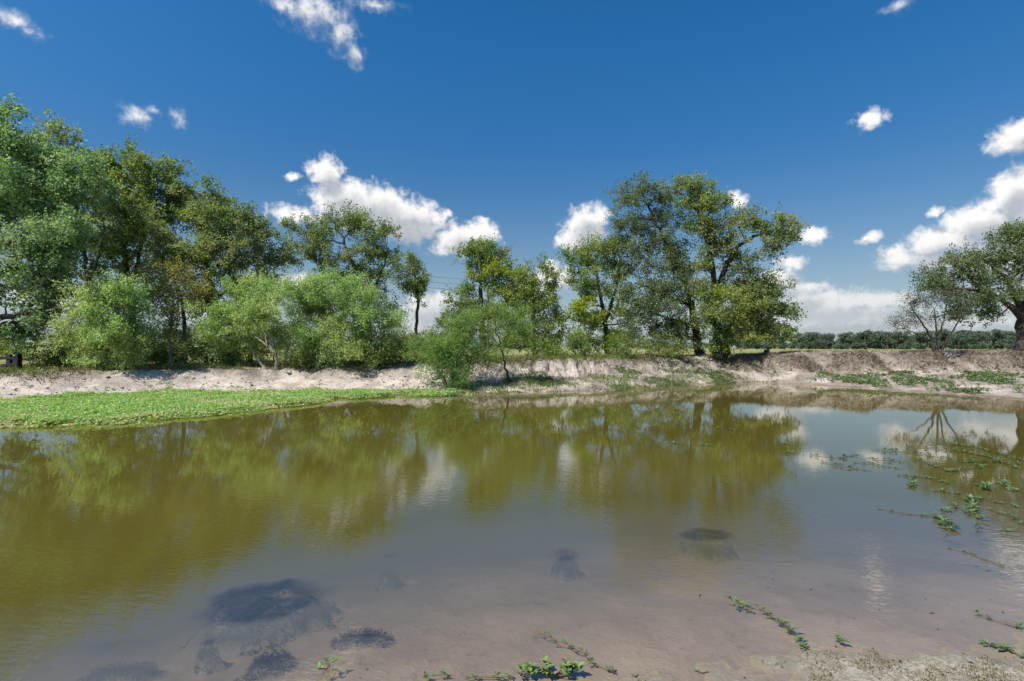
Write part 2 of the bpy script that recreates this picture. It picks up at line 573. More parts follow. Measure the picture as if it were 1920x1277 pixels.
dryv = np.clip(tt * 3, 0, 1) * np.clip((1.25 - tt) * 4, 0, 1) * np.clip((fx - 8.5) / 2.5, 0, 1) * np.clip(.42 + .75 * lump + .6 * fbm(fx * 1.1, fy * 1.1, 6, 3), .15, 1)  # dry brush darkens the mounds, its colour also standing in for their shading
dryv = np.maximum(dryv, np.clip((tt - .2) * 2.4, 0, 1) * (1 - grassy) * np.clip(.42 + 1.1 * fbm(fx * .9, fy * .9, 5, 4), 0, .85))
dryv = np.maximum(dryv, (sdv > 0) * np.clip((fx + 1) / 4, 0, 1) * (fy > 12) * np.clip(.42 + .9 * fbm(fx * 1.4, fy * 1.4, 9, 4), 0, .7) * (1 - grassy))
weed = np.zeros_like(fx)
for cx, cy, ex, ey, hh in BED_W:
    q = ((fx - cx) / ex) ** 2 + ((fy - cy) / ey) ** 2
    weed = np.maximum(weed, np.clip((1.25 - q + .7 * fbm(fx * 5, fy * 5, 99, 4)) * 3.0, 0, 1) * np.clip(.8 + .9 * fbm(fx * 9, fy * 9, 97, 3), .45, 1))
surf = np.stack([grassy, dryv, weed], -1)

M_ground, t, p, o_ = principled("bank_soil")
geo = t.node('ShaderNodeNewGeometry')
pos = geo.outputs['Position']
at = t.node('ShaderNodeAttribute', attribute_name='surf')
sp = t.node('ShaderNodeSeparateColor')
t.l.new(at.outputs['Color'], sp.inputs[0])
px_ = t.node('ShaderNodeSeparateXYZ')
t.l.new(pos, px_.inputs[0])
nA = t.noise(pos, 1.3, 6, .6)
nB = t.noise(pos, 9.0, 6, .65)
nC = t.noise(pos, 42.0, 4, .6)
sand = t.mix(t.ramp(nA, .35, .68), (0.530, 0.468, 0.412, 1), (0.330, 0.282, 0.243, 1))
sand = t.mix(t.ramp(nB, .52, .68, 0, .85), sand, (0.20, 0.165, 0.135, 1))
dry = t.mix(t.ramp(nB, .35, .65), (0.085, 0.068, 0.053, 1), (0.205, 0.172, 0.140, 1))
past = t.mix(t.ramp(t.noise(pos, .35, 5, .6), .4, .62), (0.150, 0.180, 0.050, 1), (0.300, 0.270, 0.120, 1))
mud = t.mix(t.ramp(nA, .3, .7), (0.310, 0.232, 0.145, 1), (0.225, 0.166, 0.104, 1))
mud = t.mix(t.ramp(nB, .55, .78, 0, .55), mud, (0.075, 0.054, 0.041, 1))
mud = t.mix(t.ramp(nC, .60, .78, 0, .35), mud, (0.22, 0.17, 0.13, 1))
crustc = t.mix(t.ramp(nC, .4, .62), (0.285, 0.265, 0.220, 1), (0.165, 0.150, 0.108, 1))
nearm = t.ramp(px_.outputs[1], 4.0, 7.0)
wetline = t.ramp(t.math('ADD', px_.outputs[2], t.math('MULTIPLY', t.math('SUBTRACT', nB, .5), t.math('MULTIPLY_ADD', nearm, .04, .02))), .0, t.math('MULTIPLY_ADD', nearm, .05, .02))
damp = t.math('MULTIPLY', t.ramp(px_.outputs[2], -.004, .006), t.math('SUBTRACT', 1.0, nearm))
mud = t.mix(damp, mud, t.mix(nC, (0.135, 0.115, 0.090, 1), (0.200, 0.175, 0.140, 1)))
dryland = t.mix(nearm, crustc, sand)
c = t.mix(wetline, mud, dryland)
c = t.mix(sp.outputs[0], c, past)
c = t.mix(sp.outputs[1], c, dry)
c = t.mix(sp.outputs[2], c, (0.016, 0.017, 0.016, 1))
t.put(p.inputs['Base Color'], c)
t.put(p.inputs['Roughness'], t.mix(wetline, (.45, .45, .45, 1), (.95, .95, .95, 1)))
p.inputs['Specular IOR Level'].default_value = 0.3
bp = t.node('ShaderNodeBump')
t.put(bp.inputs['Strength'], t.math('MULTIPLY_ADD', nearm, .7, .3))
bp.inputs['Distance'].default_value = 0.06
t.put(bp.inputs['Height'], t.math('ADD', nB, t.math('MULTIPLY', nC, .35)))
t.put(p.inputs['Normal'], bp.outputs[0])

verts = np.stack([fx, fy, zz.ravel()], -1)
me = mesh_from("ground", verts, quads.ravel(), np.full(len(quads), 4), M_ground, {'surf': surf}, smooth=True)
tag(link("ground", me), "pale sandy pond bank and pasture behind it", None, kind='structure')

# ------------------------------------------------------------------ pond water
xw = np.concatenate([np.arange(-19, -4, .22), np.arange(-4, 4, .055), np.arange(4, 20, .22)])
yw = np.concatenate([np.arange(-.5, 2, .2), np.arange(2, 5, .04), np.arange(5, 27.5, .17)])
wx, wy = np.meshgrid(xw, yw)
dep = np.clip(-ground_z(wx.ravel(), wy.ravel(), True), 0, 3)
ny, nx = wx.shape
idx = np.arange(nx * ny).reshape(ny, nx)
quads = np.stack([idx[:-1, :-1], idx[:-1, 1:], idx[1:, 1:], idx[1:, :-1]], -1).reshape(-1, 4)

M_water, t, p, o_ = principled("murky_pond_water")
t.n.remove(p)
geo = t.node('ShaderNodeNewGeometry')
pos = geo.outputs['Position']
at = t.node('ShaderNodeAttribute', attribute_name='depth')
depth = at.outputs['Fac']
murk = t.math('SUBTRACT', 1.0, t.math('POWER', 2.71828, t.math('MULTIPLY', depth, -4.2)))
# ripples: short wind wavelets lying across the view, a slow swell, calmer and rougher patches
rot = t.node('ShaderNodeVectorRotate', rotation_type='Z_AXIS')
t.put(rot.inputs['Vector'], pos)
rot.inputs['Angle'].default_value = math.radians(12)
rv = rot.outputs[0]
v1 = t.vmath('MULTIPLY', rv, (0.40, 1.0, 1.0))
w1 = t.noise(v1, 9.0, 2.0, .5, .6)
w2 = t.noise(v1, 28.0, 2.0, .5, .4)
w3 = t.noise(t.vmath('MULTIPLY', rv, (0.6, 1.0, 1.0)), 1.7, 2.0, .5, .3)
calm = t.ramp(t.noise(pos, .22, 2, .5), .36, .6, .5, 1.5)
hgt = t.math('ADD', t.math('MULTIPLY', w1, .0075), t.math('MULTIPLY', w2, t.ramp(t.vmath('LENGTH', pos, out=1), 4.0, 13.0, .0075, .0022)))
hgt = t.math('MULTIPLY', t.math('ADD', t.math('MULTIPLY', hgt, calm), t.math('MULTIPLY', w3, .0035)), t.ramp(t.vmath('LENGTH', pos, out=1), 3.0, 12.0, 0.6, .14))
bp = t.node('ShaderNodeBump')
bp.inputs['Strength'].default_value = 1.0
bp.inputs['Distance'].default_value = 0.27
t.put(bp.inputs['Height'], hgt)
fr = t.node('ShaderNodeFresnel')
t.put(fr.inputs['IOR'], t.ramp(geo.outputs['Backfacing'], 0.0, 1.0, 2.1, 1 / 2.1, 'LINEAR'))    # the same share is mirrored from both sides
t.put(fr.inputs['Normal'], bp.outputs[0])
gl = t.node('ShaderNodeBsdfGlossy')
gl.inputs['Roughness'].default_value = 0.015
gl.inputs['Color'].default_value = (.97, .97, .97, 1)
t.put(gl.inputs['Normal'], bp.outputs[0])
tr = t.node('ShaderNodeBsdfTransparent')
t.put(tr.inputs[0], t.mix(t.ramp(depth, 0, .5), (1, 1, 1, 1), (.75, .68, .45, 1)))
df = t.node('ShaderNodeBsdfDiffuse')
t.put(df.inputs[0], t.mix(t.ramp(depth, .08, .48), (0.150, 0.136, 0.098, 1), (0.088, 0.075, 0.013, 1)))
body = t.node('ShaderNodeMixShader')
t.put(body.inputs[0], murk)
t.l.new(tr.outputs[0], body.inputs[1])
t.l.new(df.outputs[0], body.inputs[2])
ws = t.node('ShaderNodeMixShader')
t.put(ws.inputs[0], fr.outputs[0])
t.l.new(body.outputs[0], ws.inputs[1])
t.l.new(gl.outputs[0], ws.inputs[2])
t.l.new(ws.outputs[0], o_.inputs[0])
me = mesh_from("pond_water", np.stack([wx.ravel(), wy.ravel(), np.zeros(wx.size)], -1), quads.ravel(), np.full(len(quads), 4), M_water, {'depth': dep}, smooth=True)
tag(link("pond_water", me), "murky olive pond water with small ripples", None, kind='structure')

# ------------------------------------------------------------------ plant building blocks
class Tubes:
    def __init__(self):
        self.v, self.f, self.n = [], [], 0

    def tube(self, pts, rad, sides=6, rng=None, rough=0.0):
        pts = np.asarray(pts, float)
        k = len(pts)
        tan = np.gradient(pts, axis=0)
        tan = unit(tan)
        ref = np.array([0.31, 0.17, 0.94]) if abs(tan[0][2]) < .9 else np.array([.9, .3, .1])
        u = unit(np.cross(tan, ref))
        w = np.cross(tan, u)
        a = np.arange(sides) * 2 * math.pi / sides
        rr = np.asarray(rad, float)[:, None] * np.ones((1, sides))
        if rough and rng is not None:
            rr = rr * (1 + rough * rng.normal(size=rr.shape))
        ring = pts[:, None, :] + rr[..., None] * (np.cos(a)[None, :, None] * u[:, None, :] + np.sin(a)[None, :, None] * w[:, None, :])
        self.v.append(ring.reshape(-1, 3))
        i = np.arange(k - 1)[:, None] * sides
        j = np.arange(sides)[None, :]
        j2 = (j + 1) % sides
        q = np.stack([i + j, i + j2, i + sides + j2, i + sides + j], -1).reshape(-1, 4)
        self.f.append(q + self.n)
        self.n += k * sides

    def sticks(self, a, b, ra, rb):
        """many straight three-sided twigs at once"""
        n = len(a)
        if n == 0:
            return
        d = unit(b - a)
        ref = np.where(np.abs(d[:, 2:3]) < .9, np.array([[0, 0, 1.0]]), np.array([[1.0, 0, 0]]))
        u = unit(np.cross(d, ref))
        w = np.cross(d, u)
        vs = []
        for base, r in ((a, ra), (b, rb)):
            for k in range(3):
                an = k * 2 * math.pi / 3
                vs.append(base + r * (math.cos(an) * u + math.sin(an) * w))
        v = np.stack(vs, 1)
        self.v.append(v.reshape(-1, 3))
        o = np.arange(n)[:, None] * 6
        q = np.stack([np.concatenate([o + k, o + (k + 1) % 3, o + 3 + (k + 1) % 3, o + 3 + k], 1) for k in range(3)], 1).reshape(-1, 4)
        self.f.append(q + self.n)
        self.n += n * 6

    def mesh(self, name, mat, origin=(0, 0, 0)):
        v = np.concatenate(self.v) - np.asarray(origin)
        f = np.concatenate(self.f)
        return mesh_from(name, v, f.ravel(), np.full(len(f), 4), mat, smooth=True)


def leaf_geo(rng, c, d, ln, wd, flat=0.0):
    """diamond leaves: centre, axis, length, width; flat>0 turns faces upwards"""
    n = len(c)
    nr = unit(rand_unit(rng, n) * (1 - flat) + np.array([0, 0, 1.0]) * flat)
    side = unit(np.cross(d, nr) + 1e-6)
    ln = np.asarray(ln).reshape(-1, 1)
    wd = np.asarray(wd).reshape(-1, 1)
    up = np.cross(side, d)
    b = c - d * ln * .5
    tip = c + d * ln * .5 - up * ln * .06
    m = c + d * ln * 0.05 + up * ln * 0.08
    return np.stack([b, m - side * wd * .5, tip, m + side * wd * .5], 1)


def leaves_mesh(name, quads, var, mat, origin=(0, 0, 0)):
    n = len(quads)
    v = quads.reshape(-1, 3) - np.asarray(origin)
    f = np.arange(n * 4)
    return mesh_from(name, v, f, np.full(n, 4), mat, {'var': np.repeat(var, 4, 0)})


def bez(a, b, c, n):
    t = np.linspace(0, 1, n)[:, None]
    return (1 - t) ** 2 * a + 2 * t * (1 - t) * b + t ** 2 * c


def tree(name, label, cat, d, trunks, blobs, leafm, barkm, seed, leaf=(.10, .05), sub_r=.55, dens=1.6, sprays=9, per=22, limbs=(), group=None,
         droop=0.0, upright=0.35, trunk_part='trunk', crown_part='crown', spread=.085, spray_len=.55, sky_gap=0.0):
    """trunks: list of polylines [(px, py, depth offset, radius m)], first point on the ground when py is None.
    blobs: (px, py, rx px, ry px, depth offset m, tint)"""
    rng = np.random.default_rng(seed)
    per = int(per * 1.75)
    leaf = (leaf[0] * 1.12, leaf[1] * 1.3)
    dens *= 1.25
    T = Tubes()
    nodes, nrad = [], []

    def addnodes(p, r):
        nodes.extend(p)
        nrad.extend(r)

    base = None
    for tr_ in trunks:
        pts, rad = [], []
        for px, py, do, r in tr_:
            dd = d + do
            if py is None:
                x = (px - CX) / F_PX * dd
                pnt = np.array([x, dd, gz(x, dd) - 0.12])
                if base is None:
                    base = pnt + np.array([0, 0, .12])
            else:
                pnt = W(px, py, dd)
            pts.append(pnt)
            rad.append(r)
        pts, rad = np.array(pts), np.array(rad)
        s = np.linspace(0, len(pts) - 1, (len(pts) - 1) * 5 + 1)
        # smooth through the given points
        fine = np.stack([np.interp(s, np.arange(len(pts)), pts[:, k]) for k in range(3)], 1)
        for _ in range(3):
            fine[1:-1] = .25 * fine[:-2] + .5 * fine[1:-1] + .25 * fine[2:]
        fine[1:-1] += rng.normal(size=fine[1:-1].shape) * .022 * (1 + 3 * rad.mean())
        fr_ = np.interp(s, np.arange(len(pts)), rad)
        if tr_[0][1] is None:
            fr_[0] *= 1.55
            fr_[1] *= 1.15
        T.tube(fine, fr_, 9, rng, .05)
        addnodes(list(fine[2:]), list(fr_[2:]))
    if base is None:
        base = nodes[0]
    for lb in limbs:
        pts = np.array([W(px, py, d + do) for px, py, do, r in lb])
        rad = np.array([q[3] for q in lb])
        s = np.linspace(0, len(pts) - 1, (len(pts) - 1) * 4 + 1)
        fine = np.stack([np.interp(s, np.arange(len(pts)), pts[:, k]) for k in range(3)], 1)
        fine[1:-1] = .25 * fine[:-2] + .5 * fine[1:-1] + .25 * fine[2:]
        fine[1:-1] += rng.normal(size=fine[1:-1].shape) * .03
        T.tube(fine, np.interp(s, np.arange(len(pts)), rad), 7, rng, .05)
        addnodes(list(fine), list(np.interp(s, np.arange(len(pts)), rad)))
    B = []
    for px, py, rx, ry, do, tint in blobs:
        c = W(px, py, d + do)
        k = (d + do) / F_PX
        B.append((c, np.array([rx * k, (rx + ry) * .5 * k * .95, ry * k]), tint))
    extra = []
    for c, r, tint in B:
        for _ in range(2 if r.mean() > .6 else 1):
            dv = rand_unit(rng, 1)[0]
            dv[2] = abs(dv[2]) * .9 + .1
            k = rng.uniform(.28, .5)
            extra.append((c + dv * r * rng.uniform(.85, 1.12), r * k, tint))
    B += extra
    tr0 = np.array(nodes)
    B.sort(key=lambda q: np.min(np.linalg.norm(tr0 - q[0], axis=1)))
    quads, var = [], []
    tw_a, tw_b = [], []
    for c, r, tint in B:
        N = np.array(nodes)
        R = np.array(nrad)
        dist = np.linalg.norm(N - c, axis=1)
        cost = dist * (1 + .8 * np.maximum(0, (N[:, 2] - c[2]) / (dist + .01))) + np.where(R < .018, 3.0, 0)
        i = int(np.argmin(cost))
        a = N[i]
        L = np.linalg.norm(c - a)
        r0 = min(R[i] * .75, .022 + .020 * L + .012 * r.mean())
        if L > .15:
            mid = a * .5 + c * .5 + np.array([0, 0, .12 * L]) + rng.normal(size=3) * .10 * L
            nseg = max(4, int(L / .35) + 2)
            path = bez(a, mid, c, nseg)
            path[1:-1] += rng.normal(size=path[1:-1].shape) * .035
            rr = np.linspace(r0, max(.012, r0 * .4), nseg)
            T.tube(path, rr, 6, rng, .05)
            addnodes(list(path[1:]), list(rr[1:]))
        area = (r[0] * r[1] + r[1] * r[2] + r[0] * r[2]) / 3
        ns = max(2 if r.mean() < .5 else 3, int(dens * area / sub_r ** 2))
        blob_g = rng.normal(.38, .2)
        dirs = rand_unit(rng, ns)
        rad = rng.random(ns) ** .42
        sc = c + dirs * rad[:, None] * r * .92
        sc += rng.normal(size=sc.shape) * .10
        if sky_gap:
            keep = fbm(sc[:, 0] * .8 + sc[:, 1] * .5, sc[:, 2] * .8, seed, 2) > sky_gap
            sc = sc[keep] if keep.sum() > 2 else sc
        for s_ in sc:
            N = np.array(nodes[-220:]) if len(nodes) > 220 else np.array(nodes)
            i = int(np.argmin(np.linalg.norm(N - s_, axis=1) + .6 * np.maximum(0, N[:, 2] - s_[2])))
            a = N[i]
            L = np.linalg.norm(s_ - a)
            if L > .12:
                mid = (a + s_) / 2 + np.array([0, 0, .10 * L]) + rng.normal(size=3) * .12 * L
                pth = bez(a, mid, s_, 4)
                r1 = .009 + .008 * L
                T.tube(pth, np.linspace(r1, .006, 4), 4)
                addnodes(list(pth[2:]), [r1 * .7, .007])
            m = max(3, int(sprays * rng.uniform(.6, 1.4)))
            outw = unit(s_ - c + rng.normal(size=3) * .2)
            dr = unit(rand_unit(rng, m) + outw * .55 + np.array([0, 0, upright - droop]))
            st = s_ + rand_unit(rng, m) * (rng.random((m, 1)) ** .5) * sub_r * np.array([1, 1, .6])
            ln = spray_len * rng.uniform(.6, 1.35, (m, 1))
            en = st + dr * ln + np.array([0, 0, -droop * .3]) * ln
            tw_a.append(np.repeat(s_[None], m, 0))
            tw_b.append(st)
            tw_b[-1] = st * .35 + en * .65
            npl = max(4, per)
            tpar = rng.random((m, npl, 1)) ** .8
            pos_ = st[:, None] + (en - st)[:, None] * tpar + rng.normal(size=(m, npl, 3)) * spread
            ld = unit(dr[:, None] * .6 + rng.normal(size=(m, npl, 3)) * .75 + np.array([0, 0, -.15 - droop]))
            kp = rng.random((m, npl)) < rng.uniform(.35, 1.15, (m, 1))        # some sprays are nearly bare
            kp[:, :3] = True
            pos_, ld = pos_[kp], ld[kp]
            n = len(pos_)
            sz = rng.uniform(.65, 1.3, n)
            quads.append(leaf_geo(rng, pos_, ld, leaf[0] * sz, leaf[1] * sz * rng.uniform(.8, 1.2, n), .25))
            g_ = np.clip(blob_g + rng.normal() * .22 + rng.normal(size=m) * .15, 0, 1)
            tn = np.clip(tint + rng.normal() * .15 * (tint > .02), 0, 1)
            var.append(np.stack([rng.random(n), np.repeat(g_, npl).reshape(m, npl)[kp], np.full(n, tn)], 1))
    T.sticks(np.concatenate(tw_a), np.concatenate(tw_b), .006, .0035)
    root = thing(name, base, label, cat, group)
    link(trunk_part, T.mesh(trunk_part, barkm, base), root)
    q = np.concatenate(quads)
    link(crown_part, leaves_mesh(crown_part, q, np.concatenate(var), leafm, base), root)
    return root, len(q)


# ------------------------------------------------------------------ trees behind the pond
G_LEFT = "trees in the thicket on the left"
counts = {}


def T_(key, *a, **k):
    r, n = tree(*a, **k)
    counts[key] = n
    return r


# far left live oak, its trunk outside the frame, long dark limbs reaching right
T_('A', "live_oak_tree", "blue green live oak at the left edge with long dark low limbs", "tree", 20,
   [[(-95, None, 0, .34), (-90, 560, 0, .28), (-60, 480, .2, .2), (-20, 380, .3, .12), (10, 280, .3, .06)]],
   [(8, 222, 30, 20, .2, .0), (-10, 275, 56, 46, 0, 0), (40, 312, 56, 46, .5, 0), (95, 322, 46, 42, 1, 0), (20, 380, 80, 55, -.6, 0), (100, 390, 65, 55, 0, 0),
    (150, 350, 40, 45, .8, 0), (30, 455, 70, 42, -1, 0), (120, 455, 55, 40, -.5, 0), (-60, 420, 70, 70, -.5, 0), (10, 520, 55, 28, -.3, 0),
    (95, 530, 45, 22, 0, 0), (-90, 300, 70, 60, 0, 0), (150, 430, 30, 30, -.3, 0), (60, 556, 44, 20, -.4, 0), (115, 552, 30, 16, -.6, 0), (15, 570, 40, 14, -.3, 0), (85, 604, 40, 12, -.2, 0), (20, 634, 46, 14, 0, 0)],
   M_oakblue, M_bark, 101, leaf=(.095, .052), sub_r=.5, dens=1.9, sprays=9, per=22,
   limbs=[[(-88, 590, 0, .2), (-20, 598, -.3, .13), (40, 592, -.5, .10), (95, 574, -.6, .07), (140, 573, -.7, .03)],
          [(-88, 600, 0, .16), (0, 612, -.2, .10), (50, 596, -.2, .07), (90, 590, 0, .035)],
          [(40, 590, -.5, .09), (70, 560, -.4, .06), (80, 520, -.3, .045), (100, 480, -.3, .03)],
          [(-85, 545, 0, .12), (-20, 530, .3, .08), (40, 545, .5, .04)]])
T_('B', "slender_oak_tree", "tall slender oak with a thin upright trunk beside the left edge oak", "tree", 24,
   [[(175, None, 0, .13), (168, 560, 0, .11), (160, 500, 0, .095), (152, 440, 0, .07), (140, 360, 0, .04)],
    [(168, 530, 0, .07), (182, 490, 0, .05), (195, 440, 0, .035)]],
   [(70, 300, 50, 35, .5, 0), (120, 330, 50, 45, 0, .1), (60, 370, 60, 50, .8, 0), (140, 410, 45, 45, 0, 0), (185, 430, 30, 40, 0, 0), (100, 460, 50, 35, 0, 0),
    (110, 270, 30, 20, 0, .1), (165, 380, 34, 45, .3, 0), (60, 290, 46, 36, .6, .1), (25, 330, 46, 40, .6, 0), (110, 400, 46, 40, .4, 0), (60, 440, 46, 36, .4, 0), (150, 330, 34, 34, .2, .1), (130, 505, 40, 26, .3, 0), (190, 530, 34, 28, .3, 0), (95, 560, 40, 24, .4, 0)],
   M_oak, M_bark, 102, dens=1.35, per=20)
T_('C', "elm_tree", "tall ragged elm with upright tufted top in the left thicket", "tree", 27,
   [[(250, None, 0, .2), (248, 580, 0, .17), (236, 500, 0, .13), (232, 420, 0, .09), (230, 330, 0, .04)],
    [(246, 540, 0, .11), (262, 480, .3, .08), (275, 400, .3, .05), (290, 330, .3, .03)]],
   [(195, 310, 24, 22, 0, 0), (232, 308, 30, 22, 0, .05), (270, 316, 28, 24, 0, 0), (310, 332, 22, 24, 0, 0), (200, 345, 40, 34, .3, .2), (255, 350, 45, 38, -.3, .1),
    (305, 365, 28, 30, 0, 0), (195, 400, 38, 36, 0, .1), (250, 405, 45, 36, .2, .1), (290, 425, 32, 26, 0, 0), (205, 450, 35, 26, 0, 0), (280, 470, 28, 24, 0, 0),
    (215, 500, 26, 24, 0, 0), (165, 330, 26, 30, .4, 0), (225, 430, 40, 36, .5, .1), (300, 400, 34, 34, .3, .1), (320, 345, 14, 24, 0, 0), (250, 460, 40, 30, .4, 0), (180, 470, 30, 30, .3, 0), (215, 375, 44, 36, -.3, .1), (245, 525, 34, 24, .6, 0), (295, 510, 34, 30, .5, .1), (205, 560, 34, 24, .5, 0), (270, 575, 34, 24, .5, 0)],
   M_elm, M_bark, 103, dens=1.45, per=20, upright=.8, spray_len=.5)
T_('D', "round_oak_tree", "dense round crowned oak filling the left thicket's right end", "tree", 27,
   [[(395, None, 0, .24), (396, 600, 0, .19), (390, 520, 0, .13), (388, 450, 0, .07)],
    [(470, None, -.4, .12), (468, 610, -.4, .1), (455, 540, -.2, .06)], [(345, None, .3, .11), (348, 610, .2, .1), (335, 540, 0, .06)]],
   [(345, 400, 45, 32, 0, 0), (400, 398, 52, 34, 0, .1), (450, 420, 45, 32, .2, 0), (490, 450, 34, 34, 0, 0), (320, 450, 48, 40, -.4, .1), (385, 455, 58, 42, -.9, .05),
    (445, 475, 55, 42, -.5, .1), (500, 495, 26, 36, 0, 0), (320, 510, 46, 40, -.3, 0), (390, 520, 56, 40, -1, .0), (455, 535, 50, 36, -.6, .05), (360, 570, 48, 30, 0, 0),
    (430, 590, 48, 26, 0, 0), (500, 560, 30, 26, 0, 0), (300, 400, 30, 30, .3, 0), (360, 375, 30, 14, 0, .05), (470, 410, 26, 16, 0, 0), (420, 430, 46, 36, -.4, .1), (350, 490, 46, 36, -.6, 0), (420, 560, 46, 30, -.5, .05), (475, 590, 34, 26, 0, 0), (512, 470, 14, 30, 0, 0)],
   M_oak, M_bark, 104, dens=1.75, per=22)
T_('I', "spreading_oak_tree", "flat topped spreading oak standing behind the bright green bushes", "tree", 29,
   [[(690, None, 0, .2), (692, 610, 0, .16), (680, 540, 0, .12), (655, 480, 0, .09), (640, 440, 0, .05)],
    [(688, 580, 0, .1), (712, 520, .2, .07), (725, 480, .2, .04)]],
   [(560, 440, 40, 22, 0, 0), (610, 422, 45, 24, 0, .05), (660, 432, 48, 26, 0, .1), (700, 452, 36, 26, 0, .05), (728, 480, 24, 24, 0, 0), (555, 475, 32, 20, 0, 0),
    (600, 470, 36, 20, -.4, 0), (655, 485, 46, 24, -.5, 0), (710, 505, 36, 26, -.3, .05), (595, 500, 34, 16, 0, 0), (650, 525, 44, 24, 0, 0), (705, 550, 38, 26, -.3, .1),
    (670, 575, 40, 26, 0, 0), (640, 560, 30, 22, 0, 0), (720, 590, 30, 28, 0, 0)],
   M_oak, M_bark, 105, dens=1.35, per=20, sub_r=.5)
T_('J', "pole_straight_tree", "lone thin tree with a bare pole straight trunk and small tufted crown", "tree", 32,
   [[(779, None, 0, .11), (781, 600, 0, .10), (785, 560, 0, .09), (778, 520, 0, .06), (772, 490, 0, .04)]],
   [(770, 490, 20, 14, 0, .0), (765, 512, 22, 16, 0, 0), (788, 520, 18, 16, 0, .05), (770, 535, 24, 16, 0, 0), (790, 548, 16, 14, 0, 0), (775, 556, 24, 12, 0, 0)],
   M_oak, M_barkbrown, 106, dens=1.0, per=17, sub_r=.36)
T_('K1', "stacked_oak_tree", "oak with a mushroom shaped top behind the feathery pond edge tree", "tree", 30,
   [[(905, None, 0, .2), (905, 610, 0, .16), (900, 550, 0, .12), (902, 500, 0, .08), (905, 475, 0, .04)]],
   [(880, 482, 26, 14, 0, 0), (905, 476, 34, 14, 0, .1), (925, 486, 26, 16, 0, 0), (905, 500, 30, 20, 0, .1), (885, 530, 28, 20, 0, 0), (925, 535, 36, 28, -.3, .45), (950, 525, 28, 24, 0, .4),
    (880, 565, 34, 24, 0, 0), (930, 580, 40, 28, 0, .2), (860, 590, 30, 22, 0, 0), (905, 610, 44, 24, 0, .1), (850, 620, 28, 22, 0, 0), (955, 560, 30, 28, 0, .2)],
   M_elm, M_bark, 107, dens=1.6, per=21, sub_r=.5)
T_('K2', "oval_oak_tree", "oval dense oak right of the mushroom topped oak, low dark skirt", "tree", 29,
   [[(1000, None, 0, .17), (1000, 620, 0, .14), (1000, 560, 0, .08)]],
   [(985, 535, 26, 24, 0, .15), (1015, 530, 26, 22, 0, .1), (970, 570, 28, 28, 0, .15), (1010, 570, 34, 30, -.4, .3), (1030, 560, 16, 28, 0, 0), (985, 610, 40, 28, -.3, .1), (1028, 605, 22, 28, 0, .1),
    (960, 640, 34, 24, 0, 0), (1000, 645, 38, 22, -.2, .05), (1030, 640, 20, 20, 0, 0)],
   M_elm, M_bark, 108, dens=1.75, per=22, sub_r=.5)
T_('L', "leaning_elm_tree", "elm with yellow green lower tufts just left of the two big oaks", "tree", 29,
   [[(1140, None, 0, .18), (1138, 630, 0, .15), (1130, 580, 0, .11), (1120, 520, 0, .07), (1105, 470, 0, .04)],
    [(1136, 600, 0, .1), (1155, 540, 0, .07), (1165, 490, 0, .04)]],
   [(1068, 484, 26, 14, 0, .1), (1105, 468, 26, 16, 0, .15), (1140, 480, 28, 20, 0, .1), (1085, 505, 30, 18, 0, .1), (1125, 510, 34, 22, -.2, .1), (1165, 515, 26, 26, 0, 0), (1085, 540, 26, 20, 0, 0),
    (1125, 550, 32, 22, 0, 0), (1103, 577, 26, 12, -.8, .9), (1160, 560, 30, 24, 0, .1), (1090, 605, 30, 18, 0, .15), (1135, 600, 32, 24, -.4, .55), (1170, 605, 30, 24, 0, .2), (1080, 640, 34, 20, 0, .3),
    (1120, 640, 36, 18, 0, .3), (1170, 640, 34, 22, 0, .3)],
   M_elm, M_bark, 109, dens=1.4, per=20, sub_r=.5)
T_('M', "leaning_live_oak_tree", "big live oak with a left leaning trunk and grey blue feathery top", "tree", 28.5,
   [[(1312, None, 0, .28), (1306, 630, 0, .22), (1298, 580, 0, .18), (1285, 530, 0, .13), (1262, 480, .2, .12), (1235, 430, .3, .08), (1215, 385, .3, .05)],
    [(1296, 575, 0, .13), (1265, 560, -.6, .10), (1230, 545, -.9, .08), (1190, 530, -.9, .04)],
    [(1302, 610, 0, .12), (1262, 600, -.8, .09), (1225, 588, -1, .05)]],
   [(1178, 375, 28, 24, .3, 0), (1212, 365, 34, 22, .3, 0), (1245, 395, 26, 26, .3, 0), (1185, 412, 34, 26, .2, 0), (1225, 425, 40, 28, 0, 0), (1180, 450, 36, 26, 0, 0), (1225, 465, 40, 24, 0, 0), (1262, 455, 28, 24, .2, 0),
    (1195, 495, 40, 26, -.4, 0), (1245, 505, 40, 24, -.4, 0), (1285, 495, 28, 24, 0, 0), (1215, 540, 38, 22, -.9, 0), (1260, 545, 36, 22, -.8, 0), (1290, 555, 26, 18, -.6, .1),
    (1215, 585, 40, 20, -1.2, 0), (1265, 590, 36, 20, -1.0, 0), (1240, 625, 44, 20, -.9, .1), (1195, 620, 34, 22, -.8, .1), (1285, 620, 30, 18, -.8, .1), (1240, 560, 36, 20, -.4, 0), (1275, 520, 30, 22, .4, 0), (1200, 560, 30, 20, -.5, 0), (1170, 480, 24, 24, .2, 0), (1255, 425, 26, 24, .3, 0)],
   M_oakgrey, M_bark, 110, leaf=(.09, .045), dens=1.6, per=18, sub_r=.5, upright=.5)
